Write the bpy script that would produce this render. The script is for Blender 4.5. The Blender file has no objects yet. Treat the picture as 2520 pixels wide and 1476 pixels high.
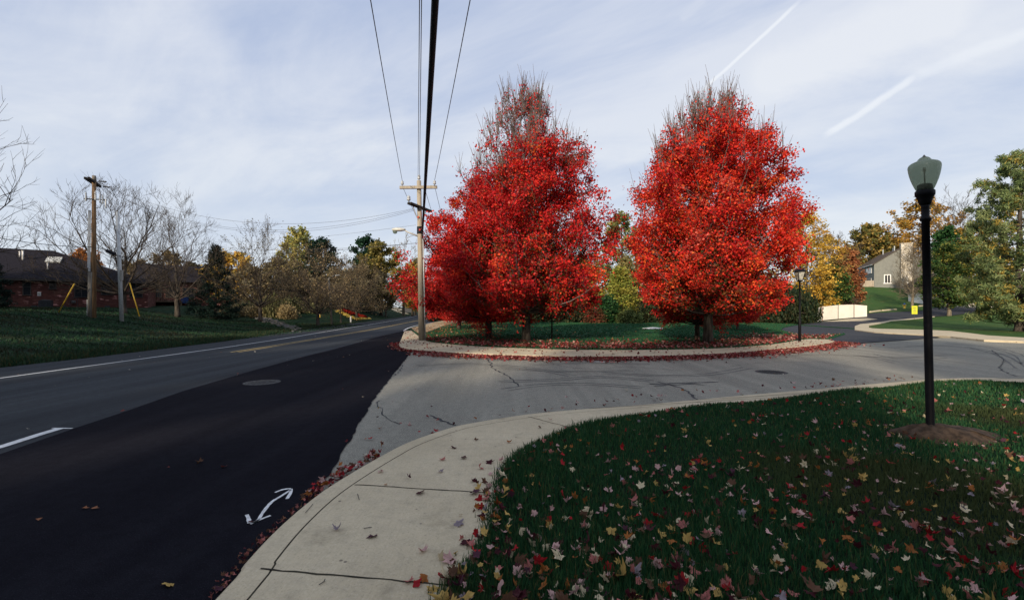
SUN, SKY, EXPO = 5.0, 0.145, 0.12
import bpy, math, random
import numpy as np
from mathutils import Vector, Matrix, geometry
random.seed(7)
rng = np.random.default_rng(7)
C = bpy.context.scene.collection
F, HY, CH = 450.0, 308.0, 1.6          # focal length in px of a 1024 wide frame, horizon row, eye height (m)
S = 1024 / 2520.0                      # survey sketch units -> frame px
PI = math.pi

def ray(u, v): return ((u*S-512)/F, (HY-v*S)/F)
def P(u, v, Y):
    a, b = ray(u, v); return Vector((a*Y, Y, CH+b*Y))
def G(u, v, z=0.0):
    a, b = ray(u, v); Y = (z-CH)/b; return (a*Y, Y)
def sm(t):
    t = np.clip(t, 0, 1); return t*t*(3-2*t)

# ------------------------------------------------------------------ terrain
EDGE = [G(*p) for p in [(0,904),(225,879),(554,839),(729,813),(875,794),(991,779),(1032,771)]]
EY = [-60]+[e[1] for e in EDGE]+[180, 260]
EX = [-13.6]+[e[0] for e in EDGE]+[-24, 30]
def H(X, Y):
    X = np.asarray(X, float); Y = np.asarray(Y, float)
    d = np.interp(Y, EY, EX) - X
    m1 = 1.6*sm(d/17)
    m2 = .42*sm(d/10) + 1.2*sm((d-12)/10)
    m3 = 1.9*sm(d/8)
    w12 = sm((Y-31)/9); w23 = sm((Y-46)/12)
    hl = m1*(1-w12) + (m2*(1-w23)+m3*w23)*w12
    hl = hl + .06*sm(d/.6)
    hr = np.interp(Y, [-100,36,44,52,60,70,78,85,95,110,125,150], [0,0,.04,.3,.75,1.25,1.75,2.7,4.4,7.0,8.0,8.6])*sm((X-36)/18)
    return hl + hr
def Hs(x, y): return float(H(x, y))
def at(u, v, dz=0.0):
    a, b = ray(u, v); Y = 1.5
    while Y < 170:
        if CH+b*Y <= Hs(a*Y, Y)+dz: break
        Y += .2
    lo, hi = Y-.2, Y
    for _ in range(12):
        m = (lo+hi)/2
        if CH+b*m <= Hs(a*m, m)+dz: hi = m
        else: lo = m
    return Vector((a*hi, hi, Hs(a*hi, hi)+dz))

# ------------------------------------------------------------------ materials
class N:
    def __init__(s, tree): s.t = tree; s.l = tree.links
    def __call__(s, typ, ins=None, **pr):
        n = s.t.nodes.new(typ)
        for k, v in pr.items(): setattr(n, k, v)
        for k, v in (ins or {}).items():
            sock = n.inputs[k]
            if isinstance(v, bpy.types.NodeSocket): s.l.new(v, sock)
            else: sock.default_value = v
        return n
    def math(s, op, a, b=None, c=None, clamp=False):
        n = s.t.nodes.new('ShaderNodeMath'); n.operation = op; n.use_clamp = clamp
        for i, v in enumerate((a, b, c)):
            if v is None: continue
            if isinstance(v, bpy.types.NodeSocket): s.l.new(v, n.inputs[i])
            else: n.inputs[i].default_value = v
        return n.outputs[0]
    def mix(s, f, a, b, blend='MIX'):
        n = s.t.nodes.new('ShaderNodeMix'); n.data_type = 'RGBA'; n.blend_type = blend
        for i, v in ((0, f), (6, a), (7, b)):
            if isinstance(v, bpy.types.NodeSocket): s.l.new(v, n.inputs[i])
            else: n.inputs[i].default_value = v if i == 0 else (*v[:3], 1)
        return n.outputs[2]
    def noise(s, vec, scale, detail=4, rough=.55, dist=0):
        n = s('ShaderNodeTexNoise', {'Scale': scale, 'Detail': detail, 'Roughness': rough, 'Distortion': dist})
        if vec is not None: s.l.new(vec, n.inputs['Vector'])
        return n.outputs['Fac']
    def ramp(s, fac, lo, hi):
        n = s('ShaderNodeMapRange', {'Value': fac, 'From Min': lo, 'From Max': hi}); n.interpolation_type = 'SMOOTHSTEP'
        return n.outputs['Result']
    def vmap(s, vec, scale=(1,1,1), rot=(0,0,0), loc=(0,0,0)):
        n = s('ShaderNodeMapping', {'Scale': scale, 'Rotation': rot, 'Location': loc}); s.l.new(vec, n.inputs['Vector'])
        return n.outputs[0]

MATS = {}
def new_mat(name):
    m = bpy.data.materials.new(name); m.use_nodes = True
    t = m.node_tree; b = t.nodes['Principled BSDF']; MATS[name] = m
    return m, N(t), b
def bump(n, b, h, strength=.3, dist=.02):
    k = n('ShaderNodeBump', {'Height': h, 'Strength': strength, 'Distance': dist}); n.l.new(k.outputs[0], b.inputs['Normal'])
def pos(n): return n('ShaderNodeNewGeometry').outputs['Position']
def objc(n): return n('ShaderNodeTexCoord').outputs['Object']

def mottled(name, c1, c2, scale=8, rough=.8, stretch=(1,1,1), spec=.3, bmp=.0, metal=0, world=False, detail=5):
    m, n, b = new_mat(name)
    v = n.vmap(pos(n) if world else objc(n), stretch)
    f = n.noise(v, scale, detail)
    n.l.new(n.mix(n.ramp(f, .3, .7), c1, c2), b.inputs['Base Color'])
    b.inputs['Roughness'].default_value = rough; b.inputs['Specular IOR Level'].default_value = spec
    b.inputs['Metallic'].default_value = metal
    if bmp: bump(n, b, f, bmp, .02)
    return m

def asphalt(name, c1, c2, speck, streak=0, streakdir=0, rough=.85, fine=140, patches=.5, spec=.12):
    m, n, b = new_mat(name)
    p = pos(n)
    big = n.noise(n.vmap(p, (1,1,1)), .35, 5, .6)
    st = n.noise(n.vmap(p, (1.1,.035,1), (0,0,streakdir)), 1.6, 4, .6)
    fi = n.noise(p, fine, 2, .7)
    mid = n.noise(p, 9, 6, .65)
    f = n.math('ADD', n.math('MULTIPLY', big, patches), n.math('MULTIPLY', st, streak))
    f = n.math('DIVIDE', f, patches+streak if patches+streak else 1)
    col = n.mix(n.ramp(f, .35, .65), c1, c2)
    col = n.mix(n.math('MULTIPLY', n.ramp(mid, .42, .62), .28), col, tuple(x*.55 for x in c1))
    col = n.mix(n.math('MULTIPLY', n.ramp(fi, .55, .75), speck), col, tuple(min(1, x*2.8+.02) for x in c2))
    col = n.mix(n.math('MULTIPLY', n.ramp(fi, .46, .3), min(1, speck*1.3)), col, tuple(x*.35 for x in c1))
    n.l.new(col, b.inputs['Base Color']); b.inputs['Roughness'].default_value = rough
    b.inputs['Specular IOR Level'].default_value = spec
    bump(n, b, fi, .35, .006)
    return m

asphalt('old_asphalt', (.015,.018,.023), (.036,.043,.050), .32, 2.2, 0, spec=.14)
asphalt('new_asphalt', (.0068,.0068,.0105), (.0125,.0127,.0175), .30, .8, 0, fine=120, rough=1, spec=.035)
asphalt('street_asphalt', (.205,.198,.165), (.295,.282,.232), .85, 1.2, PI/2-.05, fine=90)
asphalt('drive_asphalt', (.034,.037,.045), (.060,.063,.07), .3, .6, .9)

def lawn_mat(name, dark, light, brown, browna=.35, stripes=0):
    m, n, b = new_mat(name)
    p = pos(n)
    a = n.noise(p, .45, 6, .65); f = n.noise(p, 26, 4, .7); g = n.noise(p, 3.2, 5, .65)
    col = n.mix(n.ramp(f, .3, .72), dark, light)
    col = n.mix(n.math('MULTIPLY', n.ramp(g, .35, .65), .45), col, tuple(x*.6 for x in dark))
    if stripes:
        wv = n.vmap(p, (1,1,1), (0,0,.12))
        w = n('ShaderNodeTexWave', {'Vector': wv, 'Scale': .27, 'Distortion': 1.6, 'Detail': 3.0, 'Detail Scale': .6})
        w.bands_direction = 'Y'
        col = n.mix(n.math('MULTIPLY', n.ramp(w.outputs['Fac'], .3, .75), stripes), col, tuple(x*.42 for x in dark))
    col = n.mix(n.math('MULTIPLY', n.ramp(a, .52, .70), browna), col, brown)
    n.l.new(col, b.inputs['Base Color']); b.inputs['Roughness'].default_value = .95
    b.inputs['Specular IOR Level'].default_value = .08
    bump(n, b, n.math('ADD', f, g), .9, .06)
    return m
lawn_mat('field_grass', (.012,.032,.016), (.025,.056,.022), (.050,.042,.019), .65, .7)
lawn_mat('lawn_soil', (.010,.022,.012), (.016,.034,.016), (.03,.024,.014), .5)
lawn_mat('island_grass', (.018,.075,.036), (.032,.11,.045), (.075,.08,.026), .3)
lawn_mat('hill_grass', (.035,.085,.022), (.075,.135,.036), (.15,.12,.04), .5)

def concrete_mat():
    m, n, b = new_mat('concrete'); p = pos(n)
    a = n.noise(p, .9, 6, .6); f = n.noise(p, 75, 3, .75); g = n.noise(p, 9, 5, .6); s = n.noise(n.vmap(p, (1,1,1), loc=(5,3,0)), 2.1, 6, .7)
    col = n.mix(n.ramp(a, .3, .7), (.47,.395,.265), (.58,.495,.34))
    col = n.mix(n.math('MULTIPLY', n.ramp(g, .4, .7), .35), col, (.37,.32,.235))
    col = n.mix(n.math('MULTIPLY', n.ramp(f, .52, .72), .4), col, (.70,.64,.50))
    col = n.mix(n.math('MULTIPLY', n.ramp(f, .45, .28), .6), col, (.20,.18,.14))
    col = n.mix(n.math('MULTIPLY', n.ramp(s, .54, .74), .60), col, (.25,.21,.14))
    w = n.noise(n.vmap(p, (40,2,1), (0,0,.5)), 3, 2, .6)
    col = n.mix(n.math('MULTIPLY', n.ramp(w, .4, .7), .12), col, (.25,.215,.16))
    pt = n('ShaderNodeTexVoronoi', {'Vector': p, 'Scale': 7.0}); col = n.mix(n.math('MULTIPLY', n.ramp(pt.outputs['Distance'], .10, .05), n.ramp(s, .5, .6)), col, (.12,.10,.08))
    n.l.new(col, b.inputs['Base Color']); b.inputs['Roughness'].default_value = .9; b.inputs['Specular IOR Level'].default_value = .2
    bump(n, b, f, .35, .006)
concrete_mat()
mottled('dirt_path', (.30,.22,.12), (.40,.31,.19), 3, .95, world=True, bmp=.4)
mottled('mulch', (.026,.017,.011), (.080,.052,.034), 14, 1, world=True, bmp=.8)
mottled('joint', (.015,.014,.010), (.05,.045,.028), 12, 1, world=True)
mottled('white_paint', (.50,.51,.51), (.74,.75,.75), 24, .7, world=True)
mottled('yellow_paint', (.34,.24,.08), (.45,.33,.12), 12, .7, world=True)
mottled('crack', (.025,.026,.028), (.07,.072,.075), 6, .95, world=True)
mottled('rubber_mark', (.085,.085,.08), (.17,.167,.15), 9, .95, world=True)
mottled('iron', (.03,.03,.03), (.09,.09,.09), 18, .8, world=True, bmp=.5)
mottled('bark', (.030,.024,.019), (.095,.080,.064), 9, .95, (1,1,.22), .1, .8)
mottled('pale_bark', (.10,.082,.058), (.21,.175,.125), 9, .95, (1,1,.25), .1, .7)
mottled('twig', (.045,.036,.029), (.095,.075,.058), 5, .95, spec=.1)
mottled('maple_twig', (.10,.080,.075), (.19,.155,.14), 5, .95, spec=.1)
mottled('pole_wood', (.25,.215,.165), (.40,.355,.28), 10, .9, (3,3,.12), .1, .3)
mottled('old_wood', (.09,.08,.068), (.22,.20,.17), 10, .95, (3,3,.15), .1, .3)
mottled('tan_wood', (.12,.070,.036), (.30,.19,.105), 7, .9, (3,3,.12), .1, .3)
mottled('dark_wood', (.018,.017,.018), (.045,.04,.038), 9, .95, (1,1,.3), .1, .3)
mottled('galvanized', (.42,.44,.45), (.55,.57,.57), 12, .5, metal=.3, spec=.5)
mottled('lamp_grey', (.48,.48,.44), (.60,.60,.55), 6, .5)
mottled('black_paint', (.004,.004,.006), (.007,.007,.009), 14, .55, spec=.15, bmp=.05)
mottled('cable', (.006,.006,.010), (.012,.012,.018), 20, .7)
mottled('thin_wire', (.05,.05,.06), (.08,.08,.09), 20, .6)
mottled('insulator', (.30,.32,.34), (.45,.47,.48), 20, .3, spec=.6)
mottled('yellow_plastic', (.62,.36,.03), (.72,.46,.05), 3, .5)
mottled('shingle', (.011,.010,.014), (.021,.019,.024), 6, .95, (1,1,3), .1, .4)
mottled('warm_shingle', (.07,.055,.045), (.12,.095,.075), 5, .95, (1,1,3), .1, .4)
mottled('siding', (.17,.172,.152), (.205,.205,.18), 2, .8)
mottled('tan_siding', (.33,.27,.20), (.40,.33,.25), 2, .8)
mottled('white_trim', (.66,.64,.60), (.76,.74,.70), 4, .6)
mottled('vinyl', (.74,.67,.56), (.82,.75,.64), .8, .55)
mottled('dark_trim', (.035,.03,.028), (.05,.045,.04), 4, .7)
mottled('deck_wood', (.10,.07,.045), (.16,.115,.075), 6, .9, (1,1,.3))
mottled('rust', (.14,.05,.025), (.22,.085,.04), 12, .85)
mottled('hydrant_paint', (.66,.42,.05), (.75,.52,.09), 5, .5)
mottled('blue_paint', (.02,.06,.22), (.03,.09,.28), 5, .5)
mottled('sign_yellow', (.62,.60,.02), (.75,.72,.05), 2, .5)
mottled('tarp_blue', (.008,.028,.11), (.012,.04,.16), 5, .6)
mottled('equipment', (.018,.02,.024), (.035,.038,.042), 8, .6)
mottled('mums_red', (.28,.015,.012), (.42,.05,.02), 8, .9, bmp=.8)
mottled('rock', (.05,.047,.042), (.13,.12,.11), 6, .95, bmp=.5)

def glass_mat():
    m, n, b = new_mat('window_glass')
    b.inputs['Base Color'].default_value = (.012,.014,.018,1); b.inputs['Roughness'].default_value = .25; b.inputs['Specular IOR Level'].default_value = .18
    m, n, b = new_mat('pale_glass')
    f = n.noise(objc(n), 1.3, 2)
    n.l.new(n.mix(n.ramp(f,.4,.6), (.30,.30,.25), (.42,.41,.35)), b.inputs['Base Color']); b.inputs['Roughness'].default_value = .1
    m, n, b = new_mat('globe')
    f = n.noise(n.vmap(objc(n), (1,1,.6)), 9, 3)
    n.l.new(n.mix(n.ramp(f,.35,.65), (.24,.27,.215), (.33,.36,.29)), b.inputs['Base Color'])
    b.inputs['Roughness'].default_value = .16; b.inputs['Specular IOR Level'].default_value = .5
    tr = n('ShaderNodeBsdfTransparent', {'Color': (.60,.66,.57,1)})
    tl = n('ShaderNodeBsdfTranslucent', {'Color': (.32,.36,.29,1)})
    a = n('ShaderNodeMixShader', {0: .5, 1: b.outputs[0], 2: tl.outputs[0]})
    k = n('ShaderNodeMixShader', {0: .48, 1: a.outputs[0], 2: tr.outputs[0]})
    n.l.new(k.outputs[0], m.node_tree.nodes['Material Output'].inputs['Surface'])
glass_mat()
def brick_mat(name, a, b_, c, scale=1.0):
    m, n, b = new_mat(name)
    tc = objc(n); sx = n('ShaderNodeSeparateXYZ', {0: tc})
    v = n('ShaderNodeCombineXYZ', {0: n.math('ADD', sx.outputs[0], sx.outputs[1]), 1: sx.outputs[2]}).outputs[0]
    t = n('ShaderNodeTexBrick', {'Vector': v, 'Color1': (*a,1), 'Color2': (*b_,1), 'Mortar': (*c,1), 'Scale': scale,
        'Mortar Size': .010, 'Bias': -.1, 'Brick Width': .26, 'Row Height': .085})
    w = n('ShaderNodeTexBrick', {'Vector': v, 'Color1': (0,0,0,1), 'Color2': (1,1,1,1), 'Mortar': (0,0,0,1), 'Scale': scale,
        'Mortar Size': .0, 'Bias': 0, 'Brick Width': .26, 'Row Height': .085})
    f = n.noise(v, .8, 5, .7)
    col = n.mix(n.math('MULTIPLY', n.ramp(f,.35,.7), .5), t.outputs['Color'], tuple(x*.55 for x in a))
    pale = n.math('MULTIPLY', n.ramp(w.outputs['Color'], .78, .95), n.ramp(n.noise(v, 1.7, 3), .45, .6))
    col = n.mix(pale, col, tuple(min(1, x*2.2+.10) for x in b_))
    n.l.new(col, b.inputs['Base Color']); b.inputs['Roughness'].default_value = .9; b.inputs['Specular IOR Level'].default_value = .15
    bump(n, b, t.outputs['Fac'], -.4, .01)
brick_mat('brick', (.080,.024,.020), (.145,.048,.038), (.055,.045,.04))
brick_mat('pale_brick', (.52,.45,.34), (.68,.60,.47), (.40,.36,.30))

def leaf_mat(name, trans=.35, rough=.6):
    m, n, b = new_mat(name)
    c = n('ShaderNodeAttribute', attribute_name='Col').outputs['Color']
    n.l.new(c, b.inputs['Base Color']); b.inputs['Roughness'].default_value = rough; b.inputs['Specular IOR Level'].default_value = .18
    tl = n('ShaderNodeBsdfTranslucent', {'Color': c})
    k = n('ShaderNodeMixShader', {0: trans, 1: b.outputs[0], 2: tl.outputs[0]})
    n.l.new(k.outputs[0], m.node_tree.nodes['Material Output'].inputs['Surface'])
leaf_mat('leaf'); leaf_mat('dry_leaf', .2, .75); leaf_mat('blade', .3, .65)

# ------------------------------------------------------------------ mesh helpers
class MB:
    def __init__(s): s.v = []; s.f = []
    def add(s, vs, fs):
        o = len(s.v); s.v += [tuple(p) for p in vs]; s.f += [tuple(i+o for i in f) for f in fs]; return s
    def box(s, c, d, rot=None):
        x, y, z = d[0]/2, d[1]/2, d[2]/2
        vs = [Vector((a*x, b*y, e*z)) for a in (-1,1) for b in (-1,1) for e in (-1,1)]
        if rot is not None: vs = [rot @ p for p in vs]
        vs = [p+Vector(c) for p in vs]
        return s.add(vs, [(0,1,3,2),(4,6,7,5),(0,4,5,1),(2,3,7,6),(0,2,6,4),(1,5,7,3)])
    def bar(s, a, b, w, h):
        a, b = Vector(a), Vector(b); d = b-a
        q = d.to_track_quat('X', 'Z').to_matrix()
        return s.box((a+b)/2, (d.length, w, h), q)
    def tube(s, pts, rad, n=6, cap=True):
        pts = [Vector(p) for p in pts]; k = len(pts)
        if not hasattr(rad, '__len__'): rad = [rad]*k
        ref = Vector((0,0,1)) if abs((pts[-1]-pts[0]).normalized().z) < .9 else Vector((1,0,0))
        o = len(s.v)
        for i, p in enumerate(pts):
            t = (pts[min(i+1,k-1)]-pts[max(i-1,0)])
            t = t.normalized() if t.length > 1e-9 else Vector((0,0,1))
            x = t.cross(ref); x = x.normalized() if x.length > 1e-6 else Vector((1,0,0)); y = t.cross(x)
            for j in range(n):
                a = 2*PI*j/n; q = p+(x*math.cos(a)+y*math.sin(a))*rad[i]; s.v.append((q.x,q.y,q.z))
        for i in range(k-1):
            for j in range(n):
                a, b = o+i*n+j, o+i*n+(j+1)%n; s.f.append((a, b, b+n, a+n))
        if cap: s.f.append(tuple(o+j for j in range(n))[::-1]); s.f.append(tuple(o+(k-1)*n+j for j in range(n)))
        return s
    def lathe(s, prof, n=24, c=(0,0,0), m=None):
        o = len(s.v); k = len(prof); c = Vector(c)
        for r, z in prof:
            for j in range(n):
                a = 2*PI*j/n; p = Vector((r*math.cos(a), r*math.sin(a), z))
                if m is not None: p = m @ p
                s.v.append(tuple(p+c))
        for i in range(k-1):
            for j in range(n):
                a, b = o+i*n+j, o+i*n+(j+1)%n; s.f.append((a, b, b+n, a+n))
        s.f.append(tuple(o+j for j in range(n))[::-1]); s.f.append(tuple(o+(k-1)*n+j for j in range(n)))
        return s
    def mesh(s, name, mat, smooth=False):
        me = bpy.data.meshes.new(name); me.from_pydata(s.v, [], s.f)
        me.materials.append(MATS[mat])
        if smooth: me.polygons.foreach_set('use_smooth', [True]*len(me.polygons))
        return me

def tag(o, label=None, cat=None, group=None, kind=None):
    if label: o['label'] = label
    if cat: o['category'] = cat
    if group: o['group'] = group
    if kind: o['kind'] = kind
    return o
def obj(name, me, parent=None, loc=None, rz=None):
    o = bpy.data.objects.new(name, me); C.objects.link(o)
    if parent is not None: o.parent = parent
    if loc is not None: o.location = loc
    if rz is not None: o.rotation_euler = (0,0,rz)
    return o
def part(name, mb, mat, parent=None, smooth=False, loc=None, rz=None):
    return obj(name, mb.mesh(name, mat, smooth), parent, loc, rz)
def thing(name, label, cat, loc=(0,0,0), rz=0, group=None):
    o = obj(name, None, None, loc, rz); o.empty_display_size = .3
    return tag(o, label, cat, group)
def dup(root, loc, rz=0, scale=1, label=None, group=None):
    r = root.copy(); C.objects.link(r); r.location = loc; r.rotation_euler = (0,0,rz)
    r.scale = scale if hasattr(scale, '__len__') else (scale,)*3
    if label: r['label'] = label
    if group: r['group'] = group
    for ch in list(root.children):
        c = ch.copy(); C.objects.link(c); c.parent = r
        for g in list(ch.children):
            d = g.copy(); C.objects.link(d); d.parent = c
    return r
def np_mesh(name, verts, faces, mat, cols=None, smooth=False):
    """verts (n,3); faces (m,k) with one k; cols (n,3) per vertex"""
    me = bpy.data.meshes.new(name); n, (m, k) = len(verts), faces.shape
    me.vertices.add(n); me.vertices.foreach_set('co', np.ascontiguousarray(verts, dtype=np.float32).ravel())
    me.loops.add(m*k); me.loops.foreach_set('vertex_index', np.ascontiguousarray(faces, dtype=np.int32).ravel())
    me.polygons.add(m); me.polygons.foreach_set('loop_start', np.arange(0, m*k, k, dtype=np.int32))
    if smooth: me.polygons.foreach_set('use_smooth', np.ones(m, dtype=bool))
    me.update(calc_edges=True)
    if cols is not None:
        a = me.color_attributes.new('Col', 'FLOAT_COLOR', 'POINT')
        a.data.foreach_set('color', np.c_[cols, np.ones(n)].astype(np.float32).ravel())
    me.materials.append(MATS[mat]); return me

def smooth_line(pts, per=4):
    pts = [Vector(p) for p in pts]; out = []
    for i in range(len(pts)-1):
        p0, p1, p2, p3 = pts[max(i-1,0)], pts[i], pts[i+1], pts[min(i+2,len(pts)-1)]
        for k in range(per):
            t = k/per
            out.append(.5*((2*p1)+(p2-p0)*t+(2*p0-5*p1+4*p2-p3)*t*t+(3*p1-p0-3*p2+p3)*t**3))
    out.append(pts[-1]); return [(p.x, p.y) for p in out]
def offset_line(pts, d):
    out = []
    for i, p in enumerate(pts):
        a = Vector(pts[max(i-1,0)]); b = Vector(pts[min(i+1,len(pts)-1)]); t = (b-a).normalized()
        out.append((p[0]-t.y*d, p[1]+t.x*d))
    return out
def inpoly(x, y, poly):
    x = np.asarray(x); y = np.asarray(y); r = np.zeros(x.shape, bool); n = len(poly)
    for i in range(n):
        (x1, y1), (x2, y2) = poly[i], poly[(i+1) % n]
        if y1 == y2: continue
        c = ((y1 > y) != (y2 > y)) & (x < (x2-x1)*(y-y1)/(y2-y1)+x1); r ^= c
    return r
def region(name, poly, zoff, mat, step=None, skirt=0, bev=0, parent=None, rough=0):
    V = [Vector(p) for p in poly]; n0 = len(V)
    if step:
        xs = [p.x for p in V]; ys = [p.y for p in V]
        gx, gy = np.meshgrid(np.arange(min(xs), max(xs), step), np.arange(min(ys), max(ys), step))
        gx = gx.ravel()+rng.uniform(-.1,.1,gx.size)*step; gy = gy.ravel()+rng.uniform(-.1,.1,gy.size)*step
        k = inpoly(gx, gy, poly); V += [Vector((a, b)) for a, b in zip(gx[k], gy[k])]
    r = geometry.delaunay_2d_cdt(V, [], [list(range(n0))], 1, 1e-4)
    vs, fs = r[0], r[2]
    hz = H(np.array([p.x for p in vs]), np.array([p.y for p in vs]))+zoff
    mb = MB(); mb.add([(p.x, p.y, z) for p, z in zip(vs, hz)], fs)
    if skirt:
        area = sum(poly[i][0]*poly[(i+1)%n0][1]-poly[(i+1)%n0][0]*poly[i][1] for i in range(n0))
        ring = offset_line(poly+[poly[0]], -bev if area > 0 else bev)[:-1]
        o = len(mb.v)
        for (x, y), (x2, y2) in zip(poly, ring):
            z = Hs(x, y)+zoff; mb.v += [(x, y, z), (x2, y2, z-bev*.8), (x2, y2, z-skirt)]
        for i in range(n0):
            a, b = o+3*i, o+3*((i+1) % n0); mb.f += [(a, b, b+1, a+1), (a+1, b+1, b+2, a+2)]
    o = part(name, mb, mat, parent)
    return o
def strip(mb, line, w, z, jit=0):
    """flat ribbon of width w (number or list) along a ground line"""
    n = len(line); a, b = [], []
    for i, p in enumerate(line):
        ww = w[i] if hasattr(w, '__len__') else w
        q0 = Vector(line[max(i-1,0)]); q1 = Vector(line[min(i+1,n-1)]); t = (q1-q0).normalized(); nn = Vector((-t.y, t.x))
        j = random.uniform(1-jit, 1+jit)
        l = Vector(p)+nn*ww*.5*j; r = Vector(p)-nn*ww*.5*j
        a.append((l.x, l.y, Hs(l.x,l.y)+z)); b.append((r.x, r.y, Hs(r.x,r.y)+z))
    mb.add(a+b, [(i, n+i, n+i+1, i+1) for i in range(n-1)])
    return mb
def fine(line, seg):
    out = []
    for a, b in zip(line[:-1], line[1:]):
        k = max(1, int((Vector(b)-Vector(a)).length/seg))
        out += [(a[0]+(b[0]-a[0])*i/k, a[1]+(b[1]-a[1])*i/k) for i in range(k)]
    return out+[line[-1]]
# ------------------------------------------------------------------ setting
def grid_ground():
    xs = np.r_[-1500,-900,-500,-300,-180,-120,-90,np.arange(-70,111,1.25),125,150,190,260,400,800,1500]
    ys = np.r_[-1500,-800,-400,-200,-100,-60,-40,np.arange(-24,132,1.25),140,160,200,260,360,600,1000,1500]
    X, Y = np.meshgrid(xs, ys); Z = H(X, Y)-.03
    v = np.stack([X, Y, Z], -1).reshape(-1, 3); nx, ny = len(xs), len(ys)
    i, j = np.meshgrid(np.arange(nx-1), np.arange(ny-1)); a = (j*nx+i).ravel()
    o = obj('ground', np_mesh('ground', v, np.stack([a, a+1, a+nx+1, a+nx], -1), 'field_grass', smooth=True))
    tag(o, kind='structure')
grid_ground()

LEFT = [(-13.7,-60),(-13.7,0)]+[tuple(e) for e in EDGE]+[(-23,180)]
FAR_R = [(14,220),(0,150)]+[G(1160,774),G(1110,782),G(1072,791),G(1010,803),G(996,813)]
ISL_K = [G(*p, .1) for p in [(996,813),(990,830),(984,848),(1010,857),(1100,864),(1200,869),(1300,872),(1400,874),(1500,874),(1600,873),(1700,870),(1800,865),(1900,857),(1980,850),(2040,842),(2052,837)]]
seam = [G(1015,862),G(985,900),G(955,938),G(920,982),G(880,1050),G(848,1105),G(815,1160),G(775,1228)]
road = region('main_road', fine(LEFT,4)+FAR_R[:-1]+[G(1000,812),G(985,846),G(1008,861)]+[(p[0]-.25,p[1]) for p in fine(seam,.8)]+[(-1.7,3.0),(-1.7,-60)], .004, 'old_asphalt', 3)
tag(road, 'grey two lane main road with white edge line curving away left', 'road', kind='structure')
KERB = [(-1.3,-40),(-1.35,-12),(-1.42,-4),(-1.47,0)]+[G(*p, .1) for p in [(530,1476),(610,1380),(690,1295),(775,1222),(850,1172),(940,1120),(1010,1085),(1100,1054),(1160,1040),(1300,1018),(1450,1004),(1600,993),(1800,974),(2000,957),(2130,945),(2300,932),(2420,928),(2520,930)]]+[(14.5,10.4),(20,12.2),(34,15),(70,19)]
WALK_IN = [(.1,-40),(-.1,-12),(-.35,-4),(-.5,0)]+[G(*p, .1) for p in [(1090,1476),(1150,1400),(1200,1310),(1225,1200),(1265,1135),(1330,1090),(1420,1055),(1560,1025),(1700,1004),(1900,986),(2130,963),(2300,947),(2430,942),(2520,943)]]+[(14.5,9.75),(20,11.4),(34,14),(70,18)]
KERB = smooth_line(KERB, 4); WALK_IN = smooth_line(WALK_IN, 4)
patch_left = [(-6.6,-60),(-6.55,0),G(0,1117),G(180,1056),G(300,1015),G(450,962),G(600,917),G(720,884),G(850,851),G(930,828),G(996,813)]
pl = fine(patch_left, 1.5); pl = [(x+random.uniform(-.03,.03), y) for x, y in pl]
patch = region('fresh_asphalt', pl+[G(980,846)]+[(a+random.uniform(-.018,.018), b) for a, b in fine(seam,.09)]+[(-1.45,3.2),(-1.40,-60)], .010, 'new_asphalt', 3)
tag(patch, 'black fresh asphalt lane beside the kerb', 'road', kind='structure')
RB_K = [G(*p, .1) for p in [(2104,810),(2153,815.5),(2228,819.5),(2340,826),(2520,838)]]+[(36,21.5),(70,25)]
RB_K = smooth_line(RB_K, 3)
street = region('side_street', [G(1040,856),(-4.0,15.2),(-1.9,2.2),(2,3),(30,12),(70,17),(70,26),(36,22.5),(25,24.5),(20,24),(12,23)], 0, 'street_asphalt', 3)
tag(street, 'worn light grey side street running off to the right', 'road', kind='structure')

drive_pts = [(2048,849),(2150,842),(2260,834),(2345,825.5),(2228,817),(2150,813.5),(2106,809),(2104,804),(2117,798.6),(2190,789),(2265,782),(2340,776),(2445,763),(2540,755),(2540,736),(2445,738),(2380,744),(2359,746),(2303,756),(2265,765),(2200,767),(2134,771),(2078,786),(2010,792),(1965,799),(1930,806),(1919,814),(1965,825),(2021,831),(2052,838)]
drive = [tuple(at(u, v).to_2d()) for u, v in drive_pts]
o = region('driveway', fine(drive+[drive[0]],1.0)[:-1], .03, 'drive_asphalt', 1.2); tag(o, 'dark asphalt driveway curving past the pale fence', 'driveway', kind='structure')
apron = [tuple(at(u, v).to_2d()) for u, v in [(2020,790.5),(2078,785),(2134,782.5),(2160,785),(2120,789.5),(2050,791)]]
o = region('concrete_apron', fine(apron+[apron[0]],.8)[:-1], .042, 'concrete', 1.0); tag(o, 'concrete apron in front of the pale fence', 'apron', kind='structure')

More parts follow.
